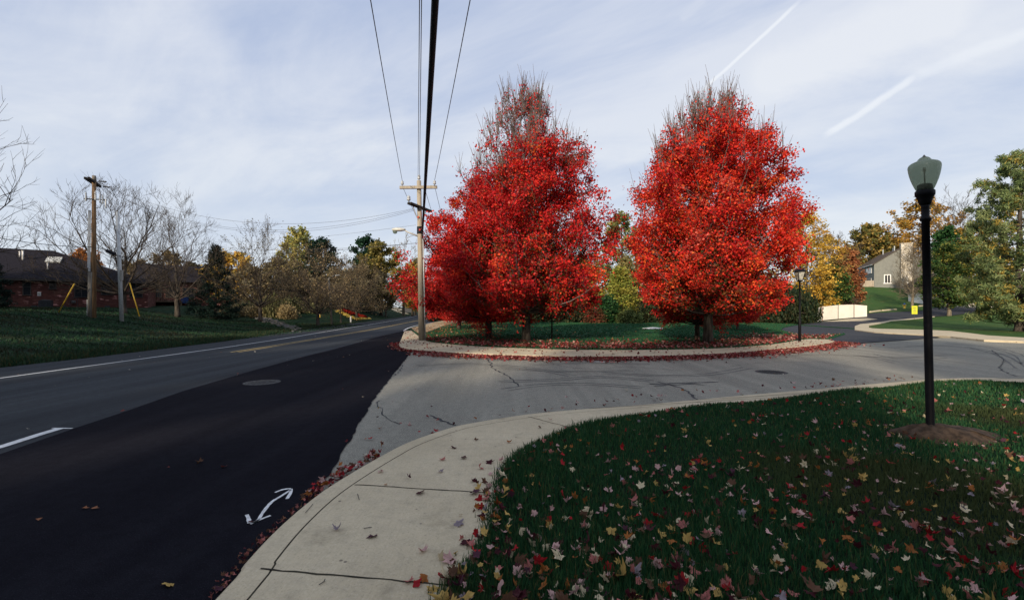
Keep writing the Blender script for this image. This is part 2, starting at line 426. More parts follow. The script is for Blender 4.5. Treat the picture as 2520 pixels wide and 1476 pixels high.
# kerb and pavement beside the camera: kerb stone, a real gap, then slabs with joints
kin = offset_line(KERB, -.15); kin2 = offset_line(KERB, -.168)
walk = region('sidewalk', kin2+WALK_IN[::-1], .1, 'concrete', .8, skirt=.16, bev=.006)
tag(walk, 'pale concrete sidewalk curving round the street corner', 'sidewalk', kind='structure')
kerb = region('kerb', KERB+kin[::-1], .1, 'concrete', None, skirt=.16, bev=.018, parent=walk)
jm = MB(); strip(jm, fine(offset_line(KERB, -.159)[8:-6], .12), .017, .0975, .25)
for (a, b) in (((640,1398),(1150,1442)),((872,1191),(1215,1212)),((1300,1024),(1420,1055))):
    pa, pb = G(*a, .1), G(*b, .1); strip(jm, [(x+random.uniform(-.005,.005), y+random.uniform(-.005,.005)) for x, y in fine([pa,pb],.07)], .012, .1025, .3)
for k in range(6):
    i = [46,56,62,68,74,80][k]; j = min(len(WALK_IN)-1, i)
    if k > 0: strip(jm, fine([KERB[min(i,len(KERB)-1)], WALK_IN[j]],.1), .012, .1025, .3)
for u in range(0, 4):
    strip(jm, fine([(-1.25,-2.4-1.7*u),(-.4+.02*u,-2.2-1.7*u)],.1), .012, .1025, .3)
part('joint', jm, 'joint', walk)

# island between the road and the side street
ISL_K = smooth_line(ISL_K, 4)
ISL_W = [G(*p, .1) for p in [(1012,812),(1030,826),(1050,838),(1100,845),(1193,852),(1300,856),(1401,859),(1550,860),(1703,858),(1800,854),(1880,848),(1930,842),(1962,836),(1995,833),(2040,834)]]
ISL_W = smooth_line(ISL_W, 4)
o = region('island_sidewalk', ISL_K+ISL_W[::-1], .1, 'concrete', 1.2, skirt=.15, bev=.02)
tag(o, 'pale concrete sidewalk round the tree island with a leaf filled gutter', 'sidewalk', kind='structure')
rear = [(26,33),(27,44),(25,50),(-4,50),(-8.5,60),(-9.5,70)]
isl = ISL_W[:-1]+[(20.2,27.3)]+[tuple(at(u,v).to_2d()) for u, v in [(2000,829.5),(1965,825),(1920,815),(1926,807),(1960,800)]]+rear+[G(1106,784,.05),G(1075,792,.05),G(1040,801,.05)]
o = region('island_lawn', isl, .095, 'island_grass', 1.0, skirt=.2, bev=.02); tag(o, 'green lawn of the tree island', 'lawn', kind='structure')
ISLAND = isl
dirt = [G(1012,806,.1),G(1040,799.5,.1),G(1080,789.5,.1),G(1118,785.5,.1),G(1150,789,.1),G(1105,797,.1),G(1085,803,.1),G(1062,812,.1),G(1030,818,.1)]
o = region('dirt_path', smooth_line(dirt+[dirt[0]],3)[:-1], .108, 'dirt_path', .8); tag(o, 'tan dirt path beside the road behind the pole', 'path', kind='structure')
# far right verge
RB_W = smooth_line([G(*p, .1) for p in [(2138,801),(2147,806.5),(2228,809),(2340,813),(2520,829.5)]]+[(36,23.0),(70,26.5)], 3)
side = [tuple(at(u,v).to_2d()) for u, v in [(2104,804),(2117,798.6),(2190,789),(2265,782),(2300,779)]]
side_i = [tuple(at(u,v).to_2d()) for u, v in [(2300,780),(2268,784),(2192,791),(2138,801)]]
o = region('verge_sidewalk', fine(RB_K[::-1],1.5)+fine(side,1.5)+fine(side_i,1.5)+RB_W[1:], .1, 'concrete', 1.5, skirt=.15, bev=.02)
tag(o, 'narrow concrete sidewalk round the verge across the side street', 'sidewalk', kind='structure')
verge = RB_W+[(70,60)]+[tuple(at(u,v).to_2d()) for u, v in [(2530,757.5),(2445,765),(2340,778),(2268,784.2),(2192,791.2)]]
o = region('verge_lawn', fine(verge+[verge[0]],1.2)[:-1], .095, 'hill_grass', 1.2, skirt=.1, bev=.02); tag(o, 'green verge lawn across the side street', 'lawn', kind='structure')
hill = [tuple(at(u,v).to_2d()) for u, v in [(2110,776),(2136,770),(2200,766.5),(2265,764.5),(2303,755.5)]]+[(80,82),(84,92),(115,118),(100,124),(62,110),(45,72)]
o = region('hill_lawn', fine(hill+[hill[0]],2)[:-1], .07, 'hill_grass', 1.5, skirt=.08); tag(o, 'sunny grass slope below the grey house', 'lawn', kind='structure')
# path far up the road
fp = [at(u,v) for u, v in [(1000,770),(985,768.5),(972,763),(985,757.5),(950,755)]]
m = MB(); strip(m, fine(smooth_line([(p.x,p.y) for p in fp],4),1.2), 1.7, .05); o = part('far_path', m, 'concrete'); tag(o, 'pale footpath curving up the bank far along the road', 'path', kind='structure')

# paint and cracks on the roads
def lineG(pts): return fine(smooth_line([G(*p) for p in pts], 3), 1.2)
m = MB(); strip(m, fine([(-11.75,-60)]+[G(*p) for p in [(0,930),(170,906.5),(340,883.5),(554,854),(700,832),(845,808),(920,796),(991,784),(1036,773.8)]],1.5), .085, .009, .12); part('edge_line', m, 'white_paint', road)
m = MB(); strip(m, lineG([(994,814),(1000,808.5),(1020,801.5),(1045,796.5),(1072,791.5),(1112,782.5)]), .12, .009); part('edge_line', m, 'white_paint', road)
yl = lineG([(577,866),(700,846),(845,822),(920,809),(991,795),(1040,785.5),(1078,777)])
for d in (-.13, .13):
    m = MB(); strip(m, offset_line(yl, d), .085, .009, .25); part('centre_line', m, 'yellow_paint', road)
m = MB(); strip(m, fine([(-5.92,2.0),G(0,1100),G(100,1068),G(150,1053)],.3), .115, .009, .06); part('lane_dash', m, 'white_paint', road)
m = MB(); strip(m, fine([G(128,1053.3),G(178,1054)],.1), .03, .0095, .2); part('lane_dash', m, 'white_paint', road)
# hand sprayed double headed arrow
def spray(mb, pts, w):
    l = fine(smooth_line([G(*p) for p in pts],5),.02); k = len(l)
    strip(mb, l, [w*(.85+.25*math.sin(3.1*i/k)) for i in range(k)], .0145, .16)
m = MB()
spray(m, [(617,1290),(634,1283),(648,1262),(668,1238),(690,1224),(716,1207)], .024)
spray(m, [(677,1214),(695,1207),(716,1204)], .024); spray(m, [(716,1205),(715,1215),(706,1230)], .026)
spray(m, [(607,1269),(611,1277),(614,1290)], .026); spray(m, [(616,1292),(640,1281),(666,1271)], .022)
part('painted_arrow', m, 'white_paint', patch)
def jag(pts, seg, amp):
    l = fine(smooth_line([G(*p) for p in pts],4), seg)
    return [(x+random.uniform(-amp,amp), y+random.uniform(-amp,amp)) for x, y in l]
for pts, w in (([(1180,870),(1205,888),(1212,905),(1240,918),(1262,935),(1275,950)],.045),([(990,895),(985,910),(965,925),(940,935)],.03),([(930,985),(935,1005),(950,1025),(985,1042)],.025),
               ([(1060,1022),(1090,1034),(1122,1045)],.045),([(1620,938),(1680,955),(1720,985)],.05),([(1600,944),(1680,942),(1770,939)],.10),([(1610,948),(1700,944),(1730,946)],.09),([(2440,860),(2470,885),(2460,905),(2500,925)],.04),
               ([(2380,852),(2440,868),(2500,872)],.035),([(1300,880),(1420,905),(1560,902),(1680,912)],.02),([(1800,900),(1900,890),(2050,892)],.022),([(2150,870),(2230,885),(2330,880)],.03)):
    m = MB(); l = jag(pts, .12, .035); strip(m, l, [w*random.uniform(.3,1.2) for _ in l], .0045); part('crack', m, 'crack', street)
# tyre scuffs: faint thin arcs
for pts in ([(1230,940),(1380,935),(1480,928),(1600,938)],[(1310,898),(1450,893),(1600,896)],[(1220,905),(1400,915),(1560,912)],[(2200,855),(2330,850),(2440,868),(2500,905)],[(2100,875),(2230,880),(2350,872)],[(1030,900),(1150,895),(1290,905),(1400,925)],[(1250,960),(1340,948),(1450,946),(1580,955)],[(1480,918),(1620,925),(1750,922),(1850,905)],[(1900,880),(2000,872),(2120,876),(2200,892)],[(2330,845),(2420,852),(2490,870),(2515,895)]):
    for d in (0, .22):
        m = MB(); l = [(x, y) for x, y in offset_line(lineG(pts), d)]; strip(m, fine(l,.3), .045, .0042, .7); part('tyre_mark', m, 'rubber_mark', street)
m = MB(); strip(m, fine([G(1428,887.5),G(1488,889.5)],.3), .10, .0045, .5); part('lane_dash', m, 'white_paint', street)

# manhole covers set in the asphalt
def manhole(c, label, z):
    t = thing('manhole_cover', label, 'manhole cover', (c[0], c[1], z))
    m = MB(); m.lathe([(.36,-.03),(.36,.004),(.315,.006),(.31,-.012),(.0,-.012)], 32); part('frame', m, 'iron', t)
    m = MB(); m.lathe([(.303,-.02),(.303,.004),(.0,.005)], 32)
    for i in range(-4, 5):
        for j in range(-4, 5):
            if math.hypot(i, j)*.062 < .27: m.box((i*.062, j*.062, .008), (.036,.036,.009), Matrix.Rotation(.4,3,'Z'))
    part('lid', m, 'iron', t)
manhole(G(645,941), 'round iron manhole cover in the fresh black asphalt', .012)
manhole(G(1898,914.5), 'round iron manhole cover in the light grey side street', .003)

# near lawn
LAWN = WALK_IN+[(70,-40)]
o = region('near_lawn', LAWN, .095, 'lawn_soil', 1.0); tag(o, 'dark green near lawn strewn with fallen maple leaves', 'lawn', kind='structure')
LAMP = at(2290,1045,.235)
md = [(LAMP.x+math.cos(a)*.78*(.60+.10*math.sin(3*a)+.05*math.sin(7*a+1)+.04*math.sin(13*a))*(1.0+(.9 if math.cos(a-5.6)>.3 else 0)*math.cos(a-5.6)), LAMP.y+math.sin(a)*.78*(.33+.05*math.sin(2*a+1)+.04*math.sin(9*a))*(1+.6*max(0,math.cos(a-5.6)))) for a in np.linspace(0,2*PI,40)[:-1]]
mb = MB(); nm = len(md); ks = (1.04,.94,.8,.62,.42,.2)
for q_, k in enumerate(ks):
    for p in md: mb.v.append((LAMP.x+(p[0]-LAMP.x)*k, LAMP.y+(p[1]-LAMP.y)*k, (.085 if q_ == 0 else .10+.15*(1-k*k)+random.uniform(-.012,.012))))
mb.v.append((LAMP.x, LAMP.y, .25))
for q_ in range(len(ks)-1):
    for a in range(nm): mb.f.append((q_*nm+a, q_*nm+(a+1)%nm, (q_+1)*nm+(a+1)%nm, (q_+1)*nm+a))
for a in range(nm): mb.f.append(((len(ks)-1)*nm+a, (len(ks)-1)*nm+(a+1)%nm, len(mb.v)-1))
MOUND = md
o = part('soil_mound', mb, 'mulch', smooth=True); tag(o, 'bare brown soil mound round the near lamp post foot', 'soil mound', kind='structure')

# ------------------------------------------------------------------ grass blades
def blades(name, x, y, z, h, w, cols, lean=.5):
    n = len(x); a = rng.uniform(0, 2*PI, n); l = rng.uniform(.1, 1, n)*lean*h; b = rng.uniform(0, 2*PI, n)
    dx, dy = np.cos(a)*w/2, np.sin(a)*w/2; lx, ly = np.cos(b)*l, np.sin(b)*l
    v = np.empty((n, 5, 3))
    v[:,0] = np.c_[x-dx, y-dy, z-.01]; v[:,1] = np.c_[x+dx, y+dy, z-.01]
    v[:,2] = np.c_[x+dx*.7+lx*.35, y+dy*.7+ly*.35, z+h*.55]; v[:,3] = np.c_[x-dx*.7+lx*.35, y-dy*.7+ly*.35, z+h*.55]
    v[:,4] = np.c_[x+lx, y+ly, z+h]
    i = np.arange(n)*5
    f = np.concatenate([np.stack([i,i+1,i+2],-1), np.stack([i,i+2,i+3],-1), np.stack([i+3,i+2,i+4],-1)])
    return obj(name, np_mesh(name, v.reshape(-1,3), f, 'blade', np.repeat(cols, 5, 0)))
def near_grass():
    n = 330000
    th = rng.uniform(-1.02, 1.12, n); r = 1.7+(14.5-1.7)*rng.uniform(0, 1, n)**1.25
    x, y = r*np.sin(th), r*np.cos(th)
    # a ragged fringe hangs over the sidewalk edge
    e = np.array(fine(WALK_IN,.02)); e = e[(e[:,1] > -1.5) & (e[:,0] < 15)]
    k = rng.integers(0, len(e), 16000); q = rng.normal(0, .035, (16000,2))
    x = np.r_[x, e[k,0]+q[:,0]]; y = np.r_[y, e[k,1]+q[:,1]]
    # and the lawn behind and beside the camera, thinner
    x = np.r_[x, rng.uniform(-.6, 15, 90000)]; y = np.r_[y, rng.uniform(-6, 7.5, 90000)]
    big = offset_line(LAWN, 0)
    ok = inpoly(x, y, big) | np.r_[np.zeros(n,bool), np.ones(16000,bool), np.zeros(90000,bool)]
    for sc_, pr_x in ((1.0,.25),(.9,.4),(.78,.7),(.6,.8)):
        ok &= ~(inpoly(x, y, [(LAMP.x+(p[0]-LAMP.x)*sc_, LAMP.y+(p[1]-LAMP.y)*sc_) for p in MOUND]) & (rng.uniform(0,1,len(x)) < pr_x))
    x, y = x[ok], y[ok]; r = np.hypot(x, y); n = len(x)
    p = np.sin(x*1.7+1.3*np.sin(y*1.1))*np.cos(y*2.1+.8*np.sin(x*1.9))
    h = rng.uniform(.035, .085, n)*(1+.45*p)*np.clip(.8+r*.02,0,1.1); w = .0035+.0013*r
    g = np.array([[.020,.078,.032],[.026,.094,.034],[.038,.112,.038],[.066,.115,.038],[.135,.130,.050]])
    q = rng.choice(5, n, p=[.3,.32,.22,.12,.04]); cols = g[q]*rng.uniform(.7,1.2,(n,1))
    dry = sm((np.sin(x*.8+2)*np.sin(y*.9+.5+.3*x)-.35)/.5)[:,None]*.75
    cols = cols*(1-dry)+np.array([.075,.085,.030])*dry
    o = blades('grass', x, y, np.full(n,.095), h, w, cols); tag(o, 'dark green grass blades of the near lawn', 'grass', kind='stuff')
near_grass()
def tuft_band(line, width, n, hmin, hmax, w, pal, label, zoff=.07, side=1):
    l = np.array(fine(line, .1)); k = rng.integers(0, len(l), n); d = np.abs(rng.normal(0, width, n))*side
    t = np.gradient(l, axis=0); t /= np.linalg.norm(t, axis=1, keepdims=True)+1e-9
    x = l[k,0]-t[k,1]*d; y = l[k,1]+t[k,0]*d
    pal = np.array(pal); c = pal[rng.integers(0, len(pal), n)]*rng.uniform(.7,1.25,(n,1))
    o = blades('grass', x, y, H(x,y)+zoff, rng.uniform(hmin,hmax,n), np.full(n,w), c, .7); tag(o, label, 'grass', kind='stuff')
tuft_band([(-13.75,-4)]+[tuple(e) for e in EDGE[:5]], .9, 16000, .05, .16, .03, [(.02,.05,.022),(.03,.06,.025),(.05,.05,.02),(.014,.036,.018)], 'ragged grass along the left edge of the main road', .0)
def field_blades():
    n = 60000
    y = rng.uniform(9, 44, n); x = -14-rng.uniform(0,1,n)**1.2*34; k = x > -1.35*y-4; x, y = x[k], y[k]; n = len(x)
    pal = np.array([(.015,.044,.021),(.019,.055,.023),(.028,.062,.025),(.050,.052,.022)]); c = pal[rng.choice(4,n,p=[.35,.35,.2,.1])]*rng.uniform(.7,1.2,(n,1))
    b = np.sin((y-.12*x)*2.1+.8*np.sin(x*.21))
    c = c*(1+.55*b[:,None]); br = sm((np.sin(x*.5+1)*np.sin(y*.7+.3*x)+.35*(x > -17)-.35)/.4)[:,None]*.55; c = c*(1-br)+np.array([.034,.026,.014])*br
    o = blades('grass', x, y, H(x,y)-.03, rng.uniform(.05,.11,n), np.full(n,.045), c, .8); tag(o, 'mown grass of the rising lawn before the brick house', 'grass', kind='stuff')
field_blades()
def island_blades():
    n = 60000
    x = rng.uniform(-5,27,n); y = rng.uniform(16,48,n); k = inpoly(x,y,ISLAND)&~inpoly(x,y,dirt); x, y = x[k], y[k]; n = len(x)
    pal = np.array([(.018,.080,.036),(.022,.095,.038),(.035,.105,.036),(.07,.085,.03)]); c = pal[rng.choice(4,n,p=[.35,.35,.22,.08])]*rng.uniform(.7,1.2,(n,1))
    o = blades('grass', x, y, np.full(n,.095), rng.uniform(.04,.09,n), np.full(n,.04), c, .8); tag(o, 'short green grass of the tree island', 'grass', kind='stuff')
island_blades()
# ------------------------------------------------------------------ trees
UP = Vector((0,0,1))
def rv(): 
    while True:
        p = Vector((random.uniform(-1,1), random.uniform(-1,1), random.uniform(-1,1)))
        if .05 < p.length < 1: return p.normalized()
def curve(s, e, bend, n, wob):
    L = (e-s).length; c = (s+e)/2+bend*L; out = []
    for i in range(n+1):
        t = i/n; p = s*(1-t)**2+c*2*t*(1-t)+e*t*t
        if 0 < i: p = p+rv()*wob*L*t
        out.append(p)
    return out
def along(pts, t):
    k = t*(len(pts)-1); i = min(int(k), len(pts)-2); f = k-i
    return pts[i].lerp(pts[i+1], f), (pts[i+1]-pts[i]).normalized()
def grow(Ht, prof, n1, n2, n3, r0, clear, asc, n4=0, l2=.38, l3=.42, bend=-.12, seed=0, power=1.0, trunk_top=.92, up=.25, flat=False, sway=.02, tw=.004, shoots=None, rr=(.78,1.06)):
    """returns trunk MB, limb MB, list of twig polylines"""
    random.seed(seed)
    tr, lb, twigs = MB(), MB(), []
    ps, rs = prof
    R = lambda t: float(np.interp(t, ps, rs))
    tp = [Vector((0,0,-.15))]
    k = 9
    for i in range(1, k+1):
        t = i/k; tp.append(Vector((random.uniform(-1,1)*sway*Ht*t, random.uniform(-1,1)*sway*Ht*t, t*Ht*trunk_top)))
    trr = [r0*1.45 if i == 0 else r0*(1-i/k)**.85+.012 for i in range(k+1)]
    tp.insert(1, Vector((0,0,.25))); trr.insert(1, r0*1.08)
    tr.tube(tp, trr, 9)
    def trunk_at(z):
        for i in range(len(tp)-1):
            if tp[i+1].z >= z:
                f = (z-tp[i].z)/(tp[i+1].z-tp[i].z); return tp[i].lerp(tp[i+1], f), trr[i]*(1-f)+trr[i+1]*f
        return tp[-1], trr[-1]
    for i in range(n1):
        ze = clear+(1.0-clear)*((i+random.uniform(.1,.9))/n1)**power
        phi = i*2.39996+random.uniform(-.4,.4)
        rad = R(ze)*random.uniform(*rr)
        zs = max(clear*.75, min(ze-.02, ze-asc*rad/Ht*random.uniform(.75,1.25)))*Ht
        zs = min(zs, Ht*trunk_top*.97)
        s, r1 = trunk_at(zs); e = Vector((math.cos(phi)*rad, math.sin(phi)*rad, ze*Ht))
        pts = curve(s, e, UP*bend, 6, .025); L = (e-s).length
        ra = max(.012, min(r1*.62, .012*L+.008))
        lb.tube(pts, [ra*(1-.85*j/6) for j in range(7)], 5, False)
        twigs.append((1, pts))
        for j in range(n2):
            t = random.uniform(.22, 1) if j else .98
            p, d = along(pts, t)
            q = rv()
            if flat: q.z *= .35
            d2 = (d*.75+q*.85+UP*up).normalized(); Lb = l2*L*random.uniform(.6,1.1)*(1.2-.65*t)
            Lb = max(Lb, .35)
            e2 = p+d2*Lb; p2 = curve(p, e2, UP*random.uniform(-.1,.08), 4, .045)
            rb = max(tw*1.5, ra*.42*(1-.5*t)); lb.tube(p2, [rb*(1-.75*m/4) for m in range(5)], 4, False)
            twigs.append((2, p2))
            if shoots and p2[-1].z > shoots[0]*Ht:
                for m in range(shoots[1]):
                    q0, _ = along(p2, random.uniform(.35,1)); dd = (UP+rv()*.28+Vector((q0.x,q0.y,0))*.05).normalized(); ls = random.uniform(.5,1.25)
                    lb.tube([q0, q0+dd*ls*.5, q0+(dd+rv()*.06)*ls], [.012,.009,.005], 3, False)
            for m in range(n3):
                t3 = random.uniform(.2, 1) if m else .97
                p3, d3 = along(p2, t3); q = rv()
                if flat: q.z *= .4
                d3 = (d3*.8+q*.8+UP*up*1.2).normalized(); L3 = max(.22, l3*Lb*random.uniform(.6,1.2))
                p4 = curve(p3, p3+d3*L3, UP*random.uniform(-.06,.06), 3, .05)
                rc = max(tw, rb*.45); lb.tube(p4, [rc, rc*.8, rc*.6, rc*.4], 3, False)
                twigs.append((3, p4))
                for o in range(n4):
                    p5, d5 = along(p4, random.uniform(.2,.95)); d5 = (d5*.8+rv()*.7+UP*up).normalized()
                    p6 = [p5, p5+d5*L3*.3, p5+(d5+UP*.15+rv()*.15)*L3*random.uniform(.45,.8)]
                    lb.tube(p6, [tw*.9, tw*.7, tw*.4], 3, False)
    return tr, lb, twigs
def leaves(name, twigs, per, jit, size, pal, wts, seed=0, mat='leaf', keep=None, aspect=.75, hang=.0, levels=(2,3), flatn=.0, clump=.5, up=.3):
    g = np.random.default_rng(seed); P_, D_, CI = [], [], []
    pal = np.array(pal, float); base = g.choice(len(pal), 5000, p=np.array(wts)/sum(wts)); ci = 0
    cl = 0
    for lv, pts in twigs:
        if lv == 2 or (lv == 1): cl += 1
        if lv not in levels: continue
        n = per if lv == max(levels) else max(1, int(per*.8))
        arr = np.array([tuple(p) for p in pts]); t = g.uniform(.15, 1.05, n)*(len(arr)-1)
        i = np.clip(t.astype(int), 0, len(arr)-2); f = (t-i)[:,None]
        q = arr[i]*(1-f)+arr[i+1]*f + g.normal(0, jit, (n,3))*np.array([1,1,.75])
        P_.append(q); CI.append(np.full(n, cl))
    c = np.concatenate(P_); ci = np.concatenate(CI)
    if keep is not None:
        k = g.uniform(0,1,len(c)) < keep(c); c, ci = c[k], ci[k]
    n = len(c)
    nrm = g.normal(0,1,(n,3)); nrm[:,2] = np.abs(nrm[:,2])*(1-flatn)+flatn*2+up; nrm /= np.linalg.norm(nrm,axis=1,keepdims=True)
    a = np.cross(nrm, g.normal(0,1,(n,3))); a /= np.linalg.norm(a,axis=1,keepdims=True)+1e-9
    a[:,2] -= hang; a /= np.linalg.norm(a,axis=1,keepdims=True)
    b = np.cross(nrm, a); b /= np.linalg.norm(b,axis=1,keepdims=True)+1e-9
    s = (size*g.uniform(.6,1.25,n))[:,None]; w = s*aspect
    v = np.empty((n,4,3)); fold = nrm*s*.16
    v[:,0] = c-a*s*.5; v[:,1] = c+b*w*.5+fold-a*s*.05; v[:,2] = c+a*s*.5; v[:,3] = c-b*w*.5+fold-a*s*.05
    i = np.arange(n)*4; f = np.concatenate([np.stack([i,i+1,i+2],-1), np.stack([i,i+2,i+3],-1)])
    own = g.choice(len(pal), n, p=np.array(wts)/sum(wts)); use = np.where(g.uniform(0,1,n) < clump, base[ci % 5000], own)
    col = pal[use]*g.uniform(.72,1.25,(n,1))
    return np_mesh(name, v.reshape(-1,3), f, mat, np.repeat(np.clip(col,0,1),4,0))
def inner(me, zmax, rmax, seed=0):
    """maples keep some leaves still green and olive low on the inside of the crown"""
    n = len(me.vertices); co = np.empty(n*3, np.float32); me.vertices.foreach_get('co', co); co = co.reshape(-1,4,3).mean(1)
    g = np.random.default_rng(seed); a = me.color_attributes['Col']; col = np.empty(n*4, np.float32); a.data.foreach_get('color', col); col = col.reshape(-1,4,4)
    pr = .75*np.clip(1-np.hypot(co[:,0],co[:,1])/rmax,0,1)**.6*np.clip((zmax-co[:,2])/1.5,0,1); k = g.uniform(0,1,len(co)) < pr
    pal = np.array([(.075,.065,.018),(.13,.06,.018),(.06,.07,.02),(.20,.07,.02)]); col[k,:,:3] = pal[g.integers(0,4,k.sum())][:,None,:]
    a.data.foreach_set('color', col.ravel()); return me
def make_tree(kind, label, cat, loc, tr, lb, crown, bark='bark', twig='twig', group=None, rz=0):
    t = thing(kind, label, cat, loc, rz, group)
    k = part('trunk', tr, bark, t, True); part('limbs', lb, twig, k, True)
    if crown is not None: obj('crown', crown, t)
    return t

RED = [(.68,.034,.024),(.56,.018,.022),(.36,.010,.018),(.74,.085,.026),(.66,.14,.03),(.17,.045,.014),(.58,.10,.08)]
REDW = [.36,.28,.20,.06,.015,.05,.035]
def bare_tops(Ht, z0, z1, floor=.05):
    return lambda c: 1-(1-floor)*sm((c[:,2]/Ht+np.random.default_rng(3).normal(0,.04,len(c))-z0)/(z1-z0))
b1 = at(1295,838,.1); h1 = 11.3
prof1 = ([.08,.14,.22,.36,.5,.64,.76,.86,.94,1],[2.4,3.4,3.85,3.85,3.4,2.85,2.25,1.6,1.0,.3])
tr, lb, tw = grow(h1, prof1, 84, 10, 5, .19, .155, 1.15, n4=1, seed=11, power=.92, bend=-.14, up=.42, l2=.35, tw=.008, shoots=(.60,4), rr=(.78,1.04))
cr = leaves('crown', tw, 34, .16, .105, RED, REDW, 1, keep=lambda c: 1-.95*sm((c[:,2]/h1+.03*np.sin(c[:,0]*3+c[:,1]*2)-(.60+.035*c[:,0]))/.24), up=.2)
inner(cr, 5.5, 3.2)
make_tree('maple_tree', 'tallest blazing red maple with bare pointed top just right of the utility pole', 'maple tree', b1, tr, lb, cr, twig='maple_twig')
RED2 = [(.74,.055,.024),(.60,.028,.022),(.40,.012,.018),(.78,.14,.03),(.72,.19,.04),(.22,.05,.015),(.62,.12,.08)]
b2 = at(1742,843,.1); h2 = 10.35
prof2 = ([.09,.14,.22,.38,.53,.68,.8,.9,.97,1],[1.7,2.5,3.0,3.35,3.3,2.95,2.4,1.7,1.1,.4])
tr, lb, tw = grow(h2, prof2, 84, 10, 5, .19, .16, 1.2, n4=1, seed=23, power=.92, bend=-.13, up=.42, l2=.35, tw=.008, shoots=(.68,4), rr=(.76,.99))
cr = leaves('crown', tw, 34, .16, .105, RED2, [.38,.26,.18,.08,.015,.045,.04], 2, keep=lambda c: 1-.95*sm((c[:,2]/h2+.03*np.sin(c[:,0]*3+c[:,1]*2)-(.73+.03*c[:,0]))/.25), up=.2)
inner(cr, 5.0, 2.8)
make_tree('maple_tree', 'broad round orange red maple between the tall maple and the far lamp post', 'maple tree', b2, tr, lb, cr, twig='maple_twig')
b3 = at(1203,830,.1); h3 = 7.9
prof3 = ([.12,.2,.35,.5,.65,.8,.92,1],[2.6,3.4,3.7,3.3,2.7,1.9,1.1,.3])
tr, lb, tw = grow(h3, prof3, 44, 9, 5, .17, .14, .9, seed=31, bend=-.1)
cr3 = leaves('crown', tw, 36, .16, .105, RED, REDW, 3)
t3 = make_tree('maple_tree', 'smaller crimson maple tucked against the left side of the tallest maple', 'maple tree', b3, tr, lb, cr3)
b4 = at(1130,809,.1)
dup(t3, b4, 2.1, (.80,.80,.86), 'low bright red maple over the dirt path just right of the utility pole')
dup(t3, P(1118,790,46).xy.to_3d()+Vector((0,0,.05)), 4.0, .78, 'farthest red maple leaning over the main road behind the utility pole')
b5 = at(1728,833,.1)
dup(t3, (b5.x, b5.y+.6, .1), 1.0, (.68,.68,.85), 'slim red maple hidden close behind the broad maple trunk')
b6 = at(1815,810,.1)
dup(t3, b6, 5.2, (.45,.45,.62), 'dark red maple standing back behind the right side of the broad maple')
t = thing('young_tree', 'thin young tree on the island lawn right of the tallest maple trunk', 'tree', at(1358,831,.1))
tr, lb, tw = grow(2.6, ([.3,.5,.8,1],[.5,.8,.5,.1]), 10, 4, 2, .035, .35, .6, seed=5)
part('trunk', tr, 'bark', t, True); part('limbs', lb, 'twig', t.children[0], True); obj('crown', leaves('crown', tw, 4, .1, .12, [(.05,.06,.02),(.2,.03,.015),(.12,.07,.02)], [.5,.3,.2], 4), t)

# bare winter trees
def vase(Ht, Rm, seed, n1=17, n2=8, n3=6, n4=2, clear=.2, twmin=.008, low=.8):
    prof = ([.2,.35,.55,.75,.9,1],[Rm*low,Rm,Rm*.98,Rm*.8,Rm*.5,Rm*.12])
    return grow(Ht, prof, n1, n2, n3, .035*Ht/2+.02, clear, 1.5, n4=n4, l2=.5, l3=.5, bend=-.1, seed=seed, trunk_top=.6, up=.35, sway=.03, tw=twmin)
def bare(kind, label, u, v, vt, Rm, seed, Y=None, wood='bark', twig='twig', crown=None, **kw):
    p = at(u, v) if Y is None else Vector((ray(u,v)[0]*Y, Y, Hs(ray(u,v)[0]*Y, Y)))
    Ht = (CH+ray(u,vt)[1]*p.y)-p.z
    tr, lb, tw = vase(Ht, Rm, seed, **kw)
    t = thing(kind, label, 'tree', p); part('trunk', tr, wood, t, True); obj('branches', lb.mesh('branches', twig, True), t)
    if crown: obj('crown', leaves('crown', tw, *crown), t)
    return t
bare('bare_tree', 'wide leafless tree spreading behind the two left poles before the brick house', 304, 764, 456, 5.0, 41, Y=31, n1=26, n2=9)
bare('bare_tree', 'leafless tree between the plain grey pole and the dark spruce', 437, 778, 490, 3.5, 42, n1=22, n2=9)
bt3 = bare('bare_tree', 'leafless tree beside the rocky swale right of the dark spruce', 641, 790, 556, 3.6, 43, n1=22, crown=(1,.2,.14,[(.14,.11,.05),(.2,.15,.05)],[1,1],9))
BROWN = [(.19,.145,.08),(.26,.185,.10),(.15,.12,.07),(.30,.22,.11)]
bare('brown_tree', 'twiggy brown tree left of the flower bed at the road edge', 782, 801, 606, 3.0, 44, n1=22, crown=(3,.16,.13,BROWN,[1,1,1,1],10))
bare('brown_tree', 'low round brown tree standing at the end of the red flower bed', 878, 787, 640, 3.4, 45, n1=22, low=.95, crown=(6,.18,.13,BROWN,[1,1,1,.6],11))
bare('brown_tree', 'small grey brown tree below the footpath far along the road', 949, 779, 668, 3.0, 46, n1=18, crown=(4,.18,.14,[(.10,.09,.05),(.13,.11,.055)],[1,1],12))
bare('young_tree', 'slender young tree between the street light and the flower bed', 839, 795, 700, 1.0, 47, n1=9, n2=5, n3=3, n4=0, clear=.4)
bare('bare_tree', 'tall pale forked bare tree behind the far footpath', 993, 756, 572, 4.4, 48, Y=95, wood='pale_bark', twig='pale_bark', n1=12, n2=6, n3=4, n4=1, clear=.3, twmin=.03)
# big bare tree just outside the left edge: its twigs reach into the picture
p = Vector((-27.6, 19.0, Hs(-27.6,19.0)))
tr, lb, tw = vase(11.6, 5.6, 49, n1=26, n2=9, n3=5, n4=1, clear=.16, twmin=.009, low=.9)
t = thing('bare_tree', 'bare tree whose long twigs reach in from the left edge of the picture', 'tree', p); part('trunk', tr, 'bark', t, True); obj('branches', lb.mesh('branches', 'twig', True), t)

